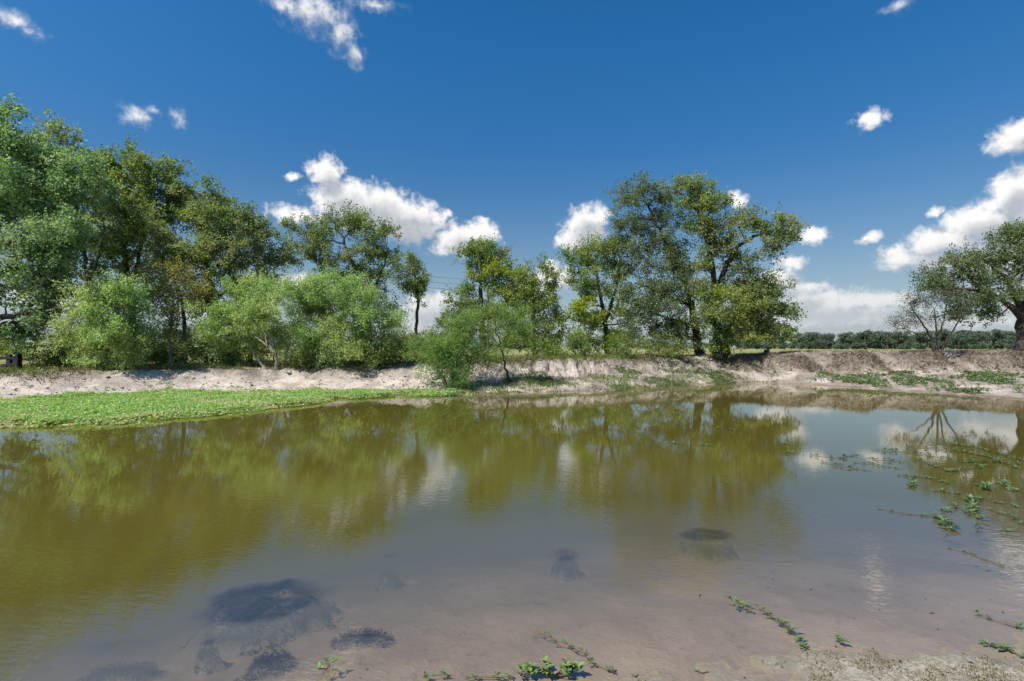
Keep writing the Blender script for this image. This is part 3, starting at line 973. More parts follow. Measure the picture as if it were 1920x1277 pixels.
T_('N', "forked_live_oak_tree", "tallest live oak with forked trunk and one long arm reaching right", "tree", 27.5,
   [[(1346, None, 0, .30), (1346, 630, 0, .24), (1344, 570, 0, .19), (1338, 520, 0, .14), (1330, 470, 0, .12), (1315, 410, 0, .08), (1290, 375, 0, .05)],
    [(1345, 550, 0, .16), (1360, 500, 0, .13), (1382, 460, 0, .10), (1420, 440, 0, .08), (1465, 440, 0, .04)],
    [(1332, 480, 0, .10), (1325, 430, .2, .07), (1330, 380, .2, .04)],
    [(1362, None, .5, .22), (1360, 640, .4, .18), (1375, 590, .2, .12), (1410, 560, .2, .07)]],
   [(1275, 362, 26, 20, 0, 0), (1310, 355, 28, 16, 0, .1), (1322, 390, 24, 26, 0, .25), (1290, 395, 26, 20, 0, 0), (1350, 395, 24, 20, 0, 0), (1345, 430, 40, 24, -.2, .1), (1385, 425, 30, 22, 0, .1), (1300, 430, 22, 18, 0, 0),
    (1430, 425, 30, 22, 0, .15), (1465, 440, 34, 22, 0, 0), (1490, 450, 16, 14, 0, 0), (1455, 462, 28, 14, 0, 0), (1330, 465, 30, 20, -.3, .1), (1372, 468, 28, 16, 0, .1), (1392, 488, 22, 12, 0, 0),
    (1395, 520, 26, 18, 0, 0), (1420, 545, 26, 22, 0, 0), (1445, 575, 24, 20, 0, 0), (1380, 550, 34, 20, -.4, .1), (1360, 575, 34, 22, -.9, .55), (1405, 590, 38, 20, -.7, .5), (1445, 610, 28, 16, 0, .15),
    (1345, 610, 38, 22, -.9, .2), (1390, 622, 38, 18, -.6, .4), (1320, 600, 28, 22, -.7, .1), (1425, 628, 30, 10, 0, .3), (1465, 625, 16, 8, 0, .1), (1448, 548, 24, 20, .2, 0), (1466, 592, 18, 16, .1, 0), (1425, 572, 30, 20, 0, .1), (1435, 595, 30, 16, .2, .2), (1375, 600, 36, 22, -.6, .3), (1355, 545, 26, 18, .4, 0), (1400, 560, 30, 20, .2, 0), (1318, 555, 24, 20, -.5, .05), (1328, 500, 22, 18, -.4, .05), (1330, 640, 26, 14, -.9, .1), (1375, 645, 30, 12, -.6, .3)],
   M_oak, M_bark, 111, dens=1.75, per=20, sub_r=.48)
# right edge
T_('S', "wide_live_oak_tree", "wide live oak at the right edge with trunk on the bank", "tree", 27,
   [[(1922, None, 0, .4), (1920, 630, 0, .32), (1918, 590, 0, .27), (1935, 540, 0, .18), (1960, 470, 0, .1)],
    [(1918, 600, 0, .18), (1880, 560, -.3, .13), (1840, 545, -.5, .09), (1790, 540, -.6, .05)],
    [(1918, 585, 0, .16), (1890, 530, .2, .11), (1860, 500, .3, .07)], [(1920, 605, 0, .13), (1990, 560, 0, .09), (2040, 530, 0, .05)]],
   [(1745, 525, 30, 16, 0, 0), (1790, 505, 34, 20, 0, 0), (1835, 490, 36, 20, 0, .05), (1880, 460, 40, 24, 0, .1), (1925, 450, 45, 24, 0, .1), (1775, 545, 36, 16, 0, 0), (1825, 530, 38, 20, -.4, 0), (1875, 505, 42, 24, -.3, .1),
    (1930, 500, 44, 28, -.4, .1), (1840, 565, 40, 16, -.3, 0), (1890, 550, 36, 20, -.7, .1), (1985, 480, 50, 40, 0, 0), (2040, 520, 50, 36, 0, 0), (1870, 592, 36, 12, 0, 0), (1990, 560, 50, 26, 0, 0), (1810, 590, 26, 12, 0, 0)],
   M_oakgrey, M_bark, 112, leaf=(.09, .05), dens=1.9, per=20, sub_r=.5)

# ------------------------------------------------------------------ bushes and small trees on the bank
FINE = dict(leaf=(.09, .026), sub_r=.42, sprays=10, per=30, dens=1.7, spread=.08, spray_len=.55)
T_('E', "pale_bush", "tall pale green bush at the left end of the sandy bank", "bush", 19.5,
   [[(200, None, 0, .06), (195, 620, 0, .04), (185, 570, 0, .02)], [(215, None, .1, .05), (235, 620, 0, .035), (245, 570, 0, .02)], [(190, None, 0, .04), (160, 640, 0, .03), (145, 600, 0, .015)]],
   [(195, 555, 40, 26, 0, .1), (235, 570, 34, 28, 0, .0), (160, 590, 36, 28, -.2, .1), (205, 600, 46, 30, -.5, .0), (245, 620, 30, 30, 0, .0), (150, 640, 38, 26, -.2, .2), (200, 650, 46, 28, -.5, .1), (240, 665, 30, 22, -.2, .1),
    (170, 675, 40, 18, -.2, .1)],
   M_bush, M_barkpale, 201, trunk_part='stem', crown_part='foliage', **FINE)
T_('F', "yellowing_small_tree", "thin yellowing small tree between the two light green bushes", "tree", 22,
   [[(322, None, 0, .07), (318, 620, 0, .05), (325, 570, 0, .04), (335, 520, 0, .02)], [(320, 600, 0, .035), (290, 550, 0, .025), (270, 510, 0, .015)]],
   [(330, 505, 34, 18, 0, .5), (285, 520, 34, 16, 0, .4), (360, 520, 28, 16, 0, .4), (320, 545, 40, 18, 0, .3), (280, 560, 30, 18, 0, .1), (360, 560, 26, 18, 0, .3), (310, 590, 40, 20, 0, .3), (300, 625, 34, 18, 0, .1), (345, 610, 30, 18, 0, .1)],
   M_yellowbush, M_barkpale, 202, leaf=(.08, .035), sub_r=.42, sprays=7, per=15, dens=1.0)
T_('G', "bright_green_bush", "bright green spreading bush with bare whitish branches showing in front", "bush", 22,
   [[(520, None, -.3, .07), (515, 650, -.5, .05), (490, 600, -.3, .03)], [(500, None, 0, .06), (455, 630, 0, .04), (420, 600, 0, .02)], [(530, None, .2, .06), (545, 620, .2, .03)]],
   [(430, 575, 40, 24, 0, .05), (480, 550, 42, 24, 0, .05), (530, 545, 40, 22, .2, 0), (400, 605, 36, 24, 0, .05), (450, 600, 46, 26, -.4, .1), (510, 590, 46, 28, -.5, .05), (555, 590, 34, 30, 0, 0), (420, 635, 40, 20, -.3, .1), (480, 632, 30, 18, .2, .1),
    (550, 640, 38, 26, -.2, 0), (575, 560, 30, 26, .2, 0)],
   M_bush, M_barkpale, 203, trunk_part='stem', crown_part='foliage',
   limbs=[[(520, 672, -1.2, .045), (508, 655, -1.3, .035), (492, 642, -1.3, .028), (478, 632, -1.2, .015)], [(512, 660, -1.3, .03), (500, 645, -1.3, .025), (494, 622, -1.2, .015)]], **FINE)
T_('H', "tall_green_bush", "taller willowy green bush under the spreading oak", "bush", 22.5,
   [[(640, None, 0, .07), (635, 630, 0, .05), (620, 570, 0, .03)], [(655, None, 0, .06), (680, 630, 0, .04), (690, 590, 0, .02)], [(625, None, .2, .05), (590, 620, .1, .03)]],
   [(600, 540, 38, 22, 0, 0), (645, 545, 36, 22, 0, 0), (685, 570, 32, 24, 0, 0), (590, 580, 38, 26, -.2, .05), (640, 585, 44, 26, -.5, 0), (695, 605, 34, 24, -.2, 0), (600, 625, 42, 26, -.4, .05), (655, 630, 44, 26, -.5, .05), (710, 640, 32, 20, 0, .1),
    (620, 665, 46, 18, -.3, .1), (680, 668, 46, 16, -.3, .2), (735, 610, 18, 22, 0, 0)],
   M_bush, M_barkpale, 204, trunk_part='stem', crown_part='foliage', **FINE)
T_('P', "feathery_mesquite_tree", "small feathery mesquite tree with a thin leaning trunk at the water's edge", "tree", 20.6,
   [[(955, None, 0, .055), (948, 690, 0, .045), (940, 650, 0, .04), (930, 615, 0, .025)], [(940, 650, 0, .03), (905, 615, 0, .02), (880, 600, 0, .012)], [(940, 645, 0, .025), (960, 615, 0, .015)]],
   [(880, 600, 34, 16, 0, 0), (920, 590, 36, 18, 0, 0), (955, 605, 30, 18, 0, 0), (860, 620, 26, 14, 0, 0), (900, 622, 34, 16, -.3, 0), (945, 630, 30, 16, 0, .0), (915, 650, 30, 14, 0, 0), (975, 625, 16, 14, 0, 0)],
   M_mesquite, M_bark, 205, leaf=(.09, .014), sub_r=.36, dens=1.5, sprays=10, per=26, spread=.08, droop=.25, upright=.2)
T_('Q', "feathery_bush", "round feathery blue green bush growing from the pond's edge", "bush", 19.9,
   [[(850, None, 0, .05), (848, 670, 0, .03), (860, 620, 0, .015)], [(842, None, 0, .04), (815, 670, 0, .025), (800, 640, 0, .012)], [(858, None, 0, .04), (885, 670, 0, .025), (900, 645, 0, .012)]],
   [(850, 640, 34, 20, 0, .0), (815, 660, 30, 20, 0, .5), (885, 660, 32, 20, 0, .5), (850, 675, 38, 20, -.4, .7), (800, 680, 22, 12, 0, .2), (905, 680, 22, 14, 0, .3), (860, 700, 40, 12, -.4, .7), (875, 615, 22, 16, 0, 0), (835, 690, 34, 16, -.3, .6), (850, 712, 44, 9, -.3, .7), (830, 655, 26, 18, -.2, .3), (870, 640, 28, 18, 0, .3), (845, 665, 30, 18, -.3, .5)],
   M_mesquite, M_barkbrown, 206, leaf=(.085, .016), sub_r=.34, dens=2.1, sprays=10, per=26, spread=.08, droop=.15, trunk_part='stem', crown_part='foliage')
T_('R', "sparse_bush", "sparse grey bush of many bare stems on the right bank's crest", "bush", 25.6,
   [[(1752, None, 0, .06), (1745, 630, 0, .045), (1725, 600, 0, .035), (1705, 570, 0, .02)], [(1758, None, 0, .055), (1755, 620, 0, .04), (1752, 580, 0, .02)], [(1762, None, 0, .05), (1778, 630, 0, .04), (1800, 600, 0, .025), (1812, 575, 0, .015)],
    [(1755, None, 0, .045), (1735, 635, 0, .03), (1700, 618, 0, .02), (1685, 608, 0, .012)], [(1757, None, 0, .05), (1768, 610, 0, .03), (1775, 570, 0, .015)]],
   [(1705, 572, 26, 16, 0, 0), (1740, 565, 28, 18, 0, 0), (1775, 568, 26, 18, 0, 0), (1695, 600, 22, 14, 0, 0), (1730, 595, 26, 14, 0, 0), (1770, 600, 24, 14, 0, 0), (1805, 585, 18, 14, 0, 0), (1690, 618, 16, 8, 0, 0)],
   M_dryleaf, M_bark, 207, leaf=(.06, .024), sub_r=.4, dens=2.2, sprays=10, per=10, trunk_part='stem', crown_part='foliage')

UNDER = [  # px, top py, half width px, base distance, material, seed, label
    (130, 609, 48, 27.3, M_shrub, "leafy background shrub between the left edge oak and the slender oak"),
    (195, 606, 48, 26.6, M_elm, "leafy background shrub behind the tall pale bush"),
    (270, 621, 48, 26.9, M_shrub, "leafy background shrub under the ragged elm"),
    (340, 620, 48, 25.7, M_oak, "leafy background shrub left of the round oak's trunk"),
    (400, 602, 48, 28.2, M_shrub, "leafy background shrub under the round oak"),
    (455, 617, 48, 26.3, M_elm, "leafy background shrub right of the round oak's trunk"),
    (520, 609, 48, 26.1, M_shrub, "leafy background shrub behind the bright spreading bush"),
    (590, 624, 48, 26.9, M_oak, "leafy background shrub behind the willowy bush"),
    (660, 628, 48, 27.1, M_shrub, "leafy background shrub under the spreading oak"),
    (745, 628, 34, 27.4, M_elm, "leafy background shrub left of the pole straight tree"),
    (815, 620, 34, 26.2, M_shrub, "leafy background shrub right of the pole straight tree"),
    (95, 655, 42, 21.5, M_shrub, "dark shrub under the left edge oak's low limbs"),
    (300, 655, 40, 23.5, M_shrub, "shadowy shrub among trunks below the yellowing small tree"),
    (425, 655, 40, 24.0, M_shrub, "low dark shrub between trunks in the left thicket"),
    (575, 660, 36, 22.2, M_shrub, "low olive shrub between the two bright green bushes"),
    (745, 628, 34, 24.5, M_shrub, "mid green shrub at the foot of the pole straight tree"),
    (705, 655, 34, 22.4, M_elm, "yellow green low shrub right of the tall willowy bush"),
    (805, 650, 32, 23.0, M_mesquite, "small bright shrub behind the feathery pond edge bush"),
    (1085, 638, 36, 26.5, M_elm, "yellow green shrub on the crest between the oval oak and leaning elm"),
    (1180, 640, 40, 26.6, M_elm, "olive shrub at the foot of the leaning elm"),
    (1245, 636, 44, 26.8, M_shrub, "low dark shrub under the left leaning live oak"),
    (1025, 645, 26, 26.0, M_elm, "small shrub below the oval oak's right side"),
    (20, 640, 40, 30.0, M_shrub, "grey green shrub in the pasture behind the black fence post"),
    (260, 640, 30, 26.0, M_elm, "sunlit shrub seen through the trunks of the left thicket"),
    (385, 640, 34, 29.0, M_bush, "pale sunlit shrub deep behind the round oak's trunks"),
    (460, 645, 30, 29.5, M_bush, "pale sunlit shrub behind the bright bush's branches"),
]
for k, (px, py, hw, d, m, lab) in enumerate(UNDER):
    x = (px - CX) / F_PX * d
    by = 651 + (CAM_H - gz(x, d)) / d * F_PX
    hh = (by - py) / 2
    T_('U%d' % k, "low_shrub", lab, "shrub", d,
       [[(px, None, 0, .04), (px - hw * .3, py + hh * 1.0, 0, .02)], [(px + 4, None, 0, .035), (px + hw * .35, py + hh, 0, .02)]],
       [(px - hw * .5, py + hh * 1.1, hw * .55, hh * .7, 0, 0), (px + hw * .45, py + hh * 1.1, hw * .55, hh * .75, 0, .1), (px, py + hh * .75, hw * .6, hh * .7, -.2, .1), (px + 2, py + hh * 1.5, hw * .9, hh * .5, -.2, .05)],
       m, M_bark, 300 + k, leaf=(.08, .036), sub_r=.34, dens=1.2, sprays=8, per=13, group="low shrubs along the bank", trunk_part='stem', crown_part='foliage')

# ------------------------------------------------------------------ far line of trees beyond the pasture
rng = np.random.default_rng(55)
FARM = []
for v in range(4):
    T = Tubes()
    T.tube(np.array([(0, 0, -.5), (.1, 0, 1.5), (0, .1, 3.5), (.1, 0, 5.5)]), [.42, .32, .26, .12], 6)
    qs, vs = [], []
    nb = 20
    for k in range(nb):
        a = rng.uniform(0, 2 * math.pi)
        c = np.array([math.cos(a), math.sin(a), 0]) * rng.uniform(.5, 4.2) + np.array([0, 0, rng.uniform(.7, 6.4)])
        if c[2] > 5:
            c[:2] *= .65
        T.tube(bez(np.array([0, 0, 2.0]), (c + np.array([0, 0, 2])) / 2, c, 4), [.13, .1, .07, .03], 4)
        n = 170
        p_ = c + rand_unit(rng, n) * rng.random((n, 1)) ** .45 * np.array([1.5, 1.5, 1.15]) * rng.uniform(.75, 1.2)
        ld = unit(rng.normal(size=(n, 3)) + np.array([0, 0, -.2]))
        qs.append(leaf_geo(rng, p_, ld, rng.uniform(.3, .6, n), rng.uniform(.2, .38, n), .3))
        vs.append(np.stack([rng.random(n), np.full(n, rng.random() * .8), np.zeros(n)], 1))
    FARM.append((T.mesh("trunk", M_bark), leaves_mesh("crown", np.concatenate(qs), np.concatenate(vs), M_far)))
far_spots = []
for px in np.arange(1425, 1935, 15):
    far_spots.append((px + rng.uniform(-7, 7), rng.uniform(165, 215), rng.uniform(.5, .95)))
for px in np.arange(1520, 1920, 34):
    far_spots.append((px + rng.uniform(-9, 9), rng.uniform(150, 162), rng.uniform(.62, .85)))
for px in np.arange(-60, 1420, 46):
    far_spots.append((px + rng.uniform(-12, 12), rng.uniform(150, 230), rng.uniform(.7, 1.1)))
for k, (px, d, s) in enumerate(far_spots):
    x = (px - CX) / F_PX * d
    right = px > 1420
    r = thing("distant_tree", (x, d, gz(x, d)), "far dark green tree in the line beyond the pasture on the right" if right else "far tree glimpsed low behind the thicket and oaks", "tree",
              "far trees beyond the pasture on the right" if right else "far trees glimpsed behind the thicket")
    r.rotation_euler = (0, 0, rng.uniform(0, 6.28))
    w = s * rng.uniform(.95, 1.3)
    r.scale = (w, w, s)
    tm, cm = FARM[k % 4]
    link("trunk", tm, r)
    link("crown", cm, r)

# ------------------------------------------------------------------ blades and broad leaves as ground cover
def blades(rng, xy, z, h, w, lean=.35, tint=0.0, gcol=None):
    n = len(xy)
    b = np.column_stack([xy, z])
    a = rng.uniform(0, 2 * math.pi, n)
    le = rng.random(n) * lean
    up = np.column_stack([np.cos(a) * le, np.sin(a) * le, np.sqrt(np.maximum(.05, 1 - le ** 2))])
    a2 = rng.uniform(0, 2 * math.pi, n)
    sd = np.column_stack([np.cos(a2), np.sin(a2), np.zeros(n)]) * (w * rng.uniform(.6, 1.3, n))[:, None] * .5
    hh = (h * rng.uniform(.5, 1.25, n))[:, None] if np.ndim(h) == 0 else (h * rng.uniform(.6, 1.2, n))[:, None]
    mid = b + up * hh * .55
    tip = b + up * hh + np.column_stack([np.cos(a) * le, np.sin(a) * le, -le * .5]) * hh * .5
    v = np.stack([b - sd, b + sd, mid + sd * .8, tip, mid - sd * .8], 1)
    var = np.stack([rng.random(n), rng.random(n) * .9 if gcol is None else gcol, np.full(n, tint) if np.ndim(tint) == 0 else tint], 1)
    return v, var


def poly5(name, v, var, mat):
    n = len(v)
    return mesh_from(name, v.reshape(-1, 3), np.arange(n * 5), np.full(n, 5), mat, {'var': np.repeat(var, 5, 0)})


def scatter(rng, n, x0, x1, y0, y1):
    return rng.uniform(x0, x1, n), rng.uniform(y0, y1, n)


rng = np.random.default_rng(77)
# dry weeds over the banks
vs, va = [], []
x, y = scatter(rng, 480000, -24, 30, 15, 30)
b, w, zb, zc = bank(x)
t_ = (y - b) / w
pat = fbm(x * .9, y * .9, 141, 3)
right = np.clip((x - 8.5) / 3, 0, 1)
lump = np.zeros_like(x)
for mx, mw, mh in MOUNDS:
    lump = np.maximum(lump, np.exp(-((x - mx + .35) / (mw * .95)) ** 2))
prob = np.where((t_ > .02) & (t_ < 1.35), right * np.clip(.22 + .7 * lump + .9 * pat, .06, 1) * np.where(t_ > .9, .4, 1) + (1 - right) * np.clip((t_ - .45) * 1.4, 0, .8) * np.clip(.25 + 2.0 * pat, 0, 1), 0)
prob = np.maximum(prob, np.where((t_ > 1.2) & (t_ < 4), .35, 0))
keep = rng.random(len(x)) < prob
x, y, t_ = x[keep], y[keep], t_[keep]
z = ground_z(x, y)
hgt_ = (.12 + .2 * rng.random(len(x)) ** 2) * np.where((t_ > .85) & (x > 8), .55, 1)
v, a_ = blades(rng, np.column_stack([x, y]), z - .01, hgt_, .014, .95, np.where(rng.random(len(x)) < .12, .8, 0.0))
me = poly5("dry_weeds", v, a_, M_dry)
tag(link("dry_weeds", me), "dry brown weeds and dead grass covering the pond banks", "weeds", kind='stuff')

# green grass: crest in the middle, tufts at the water line, pasture edge
def green_prob(x, y):
    b, w, zb, zc = bank(x)
    t_ = (y - b) / w
    pat = fbm(x * 1.1, y * 1.1, 151, 3)
    p_ = np.exp(-((x - 3) / 4.2) ** 2) * np.clip((t_ - .75) * 3, 0, 1) * (t_ < 2.2) * 1.2
    p_ = np.maximum(p_, np.exp(-((x - 3.0) / 4.0) ** 2) * (t_ > .05) * (t_ < 1.5) * np.clip(.02 + 1.7 * pat, 0, 1) * .9)
    sd = sdist(x, y, POND)
    p_ = np.maximum(p_, np.clip((x + 2) / 1.5, 0, 1) * np.clip((12.5 - x) / 4, 0, 1) * (sd > -.25) * (sd < 2.6) * .7 * np.clip(.35 + 1.8 * pat, 0, 1))
    p_ = np.maximum(p_, (x < -14) * (t_ > .7) * (t_ < 3) * np.clip(.2 + 1.5 * pat, 0, 1))
    p_ = np.maximum(p_, (x < -3) * (t_ > .8) * (t_ < 2.2) * np.clip(.0 + 1.8 * pat, 0, 1) * .8)
    return p_


x, y = scatter(rng, 230000, -24, 13, 15, 29)
keep = rng.random(len(x)) < green_prob(x, y)
x, y = x[keep], y[keep]
b, w, zb, zc = bank(x)
hgt_ = np.where((y - b) / w > .7, .16, .09) + .12 * rng.random(len(x)) ** 2
v, a_ = blades(rng, np.column_stack([x, y]), np.maximum(ground_z(x, y), 0) - .01, hgt_, .02, .6, np.where(rng.random(len(x)) < .15, .8, 0.0))
tag(link("green_grass", poly5("green_grass", v, a_, M_grass)), "green grass tufts along the bank crest and shore", "grass", kind='stuff')


def rosettes(rng, x, y, z, per, ln, wd, rise, tint):
    n = len(x)
    a = rng.uniform(0, 2 * math.pi, (n, 1)) + np.arange(per)[None] * (2 * math.pi / per) + rng.normal(size=(n, per)) * .3
    el_ = rng.uniform(.05, rise, (n, per))
    d = np.stack([np.cos(a) * np.cos(el_), np.sin(a) * np.cos(el_), np.sin(el_)], -1)
    L = ln * rng.uniform(.6, 1.3, (n, per, 1))
    c = np.stack([x, y, z], -1)[:, None] + d * L * .55
    tv = np.repeat(np.asarray(tint).reshape(-1, 1) * np.ones((n, 1)), per, 1)
    var = np.stack([rng.random((n, per)), np.repeat(rng.random((n, 1)), per, 1), tv], -1).reshape(-1, 3)
    q = leaf_geo(rng, c.reshape(-1, 3), d.reshape(-1, 3), L.reshape(-1), L.reshape(-1) * wd, .8)
    return q, var


# floating mat of water weed along the left shore
MAT = np.concatenate([wpoly([(0, 804), (130, 800), (240, 795), (300, 790), (400, 780), (500, 770), (580, 760), (640, 749), (720, 745), (800, 744), (880, 742), (880, 737), (800, 734), (600, 735), (300, 740), (0, 756)]),
                      np.array([(-17.5, 14.5), (-17, 10)])])
x, y = scatter(rng, 92000, -17.5, -1, 9.5, 20)
sd = sdist(x, y, MAT) + .35 * fbm(x * 1.2, y * 1.2, 161, 3)
hole = fbm(x * 1.6, y * 1.6, 165, 3) - .45 * np.clip((x + 6.5) / 3, 0, 1)
keep = ((sd < 0) & ((sd < -.35) | (rng.random(len(x)) < .5)) & ((hole > -.42) | (rng.random(len(x)) < .25))) | ((sd < .5) & (hole > .25) & (rng.random(len(x)) < .18))
x, y, sd = x[keep], y[keep], sd[keep]
lift = np.clip(-sd * .16, 0, .07) * (.55 + .9 * rng.random(len(x))) + .03 * fbm(x * 2, y * 2, 163, 2)
q, a_ = rosettes(rng, x, y, np.maximum(ground_z(x, y), 0) + .01 + np.maximum(lift, 0), 4, .056, .62, 1.0, np.clip((rng.random(len(x)) < np.where(sd > -.5, .3, .07)) * .8 + .9 * np.clip(fbm(x * .9, y * 1.4, 167, 3) - .12, 0, .6), 0, .9))
tag(link("floating_weed_mat", leaves_mesh("floating_weed_mat", q, a_, M_mat)), "thick bright green mat of floating water weed along the left shore", "water weed", kind='stuff')

# low broad leaved weeds on the beach to the right
x, y = scatter(rng, 90000, 9, 28, 15, 26)
sd = sdist(x, y, POND)
pat = fbm(x * .8, y * .8, 171, 3)
b, w, zb, zc = bank(x)
keep = (sd > .5) & (y < b) & (rng.random(len(x)) < np.clip(.02 + .8 * pat + .5 * fbm(x * 4, y * 4, 175, 2) + .16 * np.clip((x - 17) / 4, 0, 1), 0, .55))
x, y = x[keep], y[keep]
q, a_ = rosettes(rng, x, y, ground_z(x, y) + .02 + .08 * rng.random(len(x)), 5, .075, .5, 1.0, (rng.random(len(x)) < .3) * .5)
tag(link("beach_weeds", leaves_mesh("beach_weeds", q, a_, M_runner)), "low green weeds scattered over the beach on the right", "weeds", kind='stuff')

# grey green creepers at the water line below the oaks
x, y = scatter(rng, 85000, -2.5, 14, 17.5, 27)
sd = sdist(x, y, POND)
pat = fbm(x * .9, y * .9, 221, 3)
keep = (sd > -.35) & (sd < 3.2) & (rng.random(len(x)) < np.clip(.12 + 1.5 * pat - .10 * np.abs(sd - .4) + .25 * fbm(x * 4, y * 4, 223, 2), 0, .6) * np.clip((14 - x) / 4, 0, 1))
x, y = x[keep], y[keep]
q, a_ = rosettes(rng, x, y, np.maximum(ground_z(x, y), 0) + .01 + .07 * rng.random(len(x)), 4, .06, .5, 1.0, (rng.random(len(x)) < .15) * .6)
tag(link("shore_creepers", leaves_mesh("shore_creepers", q, a_, M_creeper)), "low green creepers along the water line below the oaks", "water weed", kind='stuff')

# weeds and seedlings at the foot of the thicket, where the sand ends
x, y = scatter(rng, 60000, -22, 14, 16, 27)
b, w, zb, zc = bank(x)
t_ = (y - b) / w
pat = fbm(x * .7, y * .7, 201, 3)
prob = np.exp(-((t_ - np.where(x < -2, .98, .8)) / .22) ** 2) * np.clip(.3 + 1.3 * pat, 0.03, .8) + np.where((t_ > -.3) & (t_ < .9), .012 + .06 * (pat > .25), 0)
keep = (rng.random(len(x)) < prob * .55) & (sdist(x, y, POND) > .3)
x, y, t_ = x[keep], y[keep], t_[keep]
zg = ground_z(x, y)
n = len(x)
tall = np.where(t_ > .6, .34, .13) * rng.uniform(.3, 1.2, n)
qs, vs = [], []
for k in range(7):
    f = rng.random(n)
    off = rng.normal(size=(n, 3)) * np.array([.07, .07, .02])
    c = np.column_stack([x, y, zg + tall * f]) + off
    d = unit(rng.normal(size=(n, 3)) + np.array([0, 0, .3]))
    L = rng.uniform(.05, .11, n)
    qs.append(leaf_geo(rng, c, d, L, L * .45, .4))
    vs.append(np.stack([rng.random(n), np.clip(.4 + .8 * fbm(x * .5, y * .5, 203, 2), 0, 1), (fbm(x * 1.3, y * 1.3, 205, 2) > .3) * .7], 1))
tag(link("bank_weeds", leaves_mesh("bank_weeds", np.concatenate(qs), np.concatenate(vs), M_weed)), "ragged green weeds where the sandy bank meets the thicket", "weeds", kind='stuff')

# clods and crumbs of earth on the banks
x, y = scatter(rng, 26000, -22, 28, 14, 27.5)
b, w, zb, zc = bank(x)
t_ = (y - b) / w
sd = sdist(x, y, POND)
keep = (sd > .15) & (t_ < 1.0) & (rng.random(len(x)) < np.clip(.25 + 1.2 * fbm(x * 1.1, y * 1.1, 211, 3), .03, .8))
x, y = x[keep], y[keep]
zg = ground_z(x, y)
n = len(x)
oct_ = np.array([(1, 0, 0), (0, 1, 0), (-1, 0, 0), (0, -1, 0), (0, 0, .8), (0, 0, -.6)], float)
r_ = .015 + .07 * rng.random(n) ** 4
v = oct_[None] * r_[:, None, None] * rng.uniform(.6, 1.4, (n, 6, 1))
an = rng.uniform(0, 6.28, n)
ca, sa = np.cos(an)[:, None], np.sin(an)[:, None]
v = np.stack([v[..., 0] * ca - v[..., 1] * sa, v[..., 0] * sa + v[..., 1] * ca, v[..., 2]], -1) + np.column_stack([x, y, zg])[:, None]
tri = np.array([(0, 1, 4), (1, 2, 4), (2, 3, 4), (3, 0, 4), (1, 0, 5), (2, 1, 5), (3, 2, 5), (0, 3, 5)])
f = (tri[None] + np.arange(n)[:, None, None] * 6).reshape(-1)
surf_c = np.zeros((n * 6, 3))
surf_c[:, 1] = np.repeat((rng.random(n) < .5) * .8, 6)
tag(link("soil_clods", mesh_from("soil_clods", v.reshape(-1, 3), f, np.full(n * 8, 3), M_ground, {'surf': surf_c})), "crumbly earth clods scattered over the sandy banks", "soil", kind='stuff')

# ------------------------------------------------------------------ dark pond weed beds under the shallow water
bed_labels = ["large oval bed of dark pond weed under the shallow water at lower left", "small dark weed clump between the large oval bed and the mud",
              "dark ragged weed patch at the bottom edge below the large oval bed", "dark weed patch right of the ragged patch near the mud",
              "faint small dark weed patch right above the large oval bed", "faint round weed clump in the middle of the shallows",
              "dark weed clump breaking the surface under the oak's reflection", "faint long weed streak near the lower left corner"]
for (cx, cy, ex, ey, hh), lab in zip(BED_W, bed_labels):
    n = int(5200 * min(1, ex * ey / .12) + 400)
    r_ = rng.random(n) ** .6
    a = rng.uniform(0, 2 * math.pi, n)
    r_ = r_ * (1 + .45 * fbm(np.cos(a) * 1.7 + cx * 9, np.sin(a) * 1.7 + cy * 7, 185, 2))
    x, y = cx + np.cos(a) * r_ * ex * 1.1, cy + np.sin(a) * r_ * ey * 1.1
    keep = rng.random(n) < np.clip(.45 + 2.0 * fbm(x * 7, y * 7, 181, 3), .18 if ex * ey > .05 else .55, 1)
    x, y = x[keep], y[keep]
    z = ground_z(x, y, True)
    d = unit(np.column_stack([rng.normal(size=(len(x), 2)), rng.normal(size=len(x)) * .45]))
    ln = rng.uniform(.015, .05, len(x))
    zt = np.minimum(z + rng.uniform(0, .03, len(x)), .002)
    q = leaf_geo(rng, np.column_stack([x, y, zt]), d, ln, rng.uniform(.002, .006, len(x)), .3)
    var = np.stack([rng.random(len(x)), rng.random(len(x)), (rng.random(len(x)) < .02) * 1.0], 1)
    o = link("weed_bed", leaves_mesh("weed_bed", q - np.array([cx, cy, 0]), var, M_algae), None, (cx, cy, 0))
    tag(o, lab, "pond weed", "dark weed beds in the shallows")

# ------------------------------------------------------------------ water primrose runners
def rosette_mesh(seed, per, ln, wd, z0, tint=0.0):
    r = np.random.default_rng(seed)
    q1, v1 = rosettes(r, np.zeros(1), np.zeros(1), np.full(1, z0), per, ln, wd, .7, tint)
    q2, v2 = rosettes(r, np.zeros(1), np.zeros(1), np.full(1, z0 + .012), max(3, per - 2), ln * .7, wd, 1.3, tint)
    return leaves_mesh("rosette", np.concatenate([q1, q2]), np.concatenate([v1, v2]), M_runner)


ROS = [rosette_mesh(400 + k, 6, .055, .42, .012) for k in range(5)]
M_stem, t, p, o_ = principled("runner_stem")
p.inputs['Base Color'].default_value = (.10, .055, .035, 1)
p.inputs['Roughness'].default_value = .5


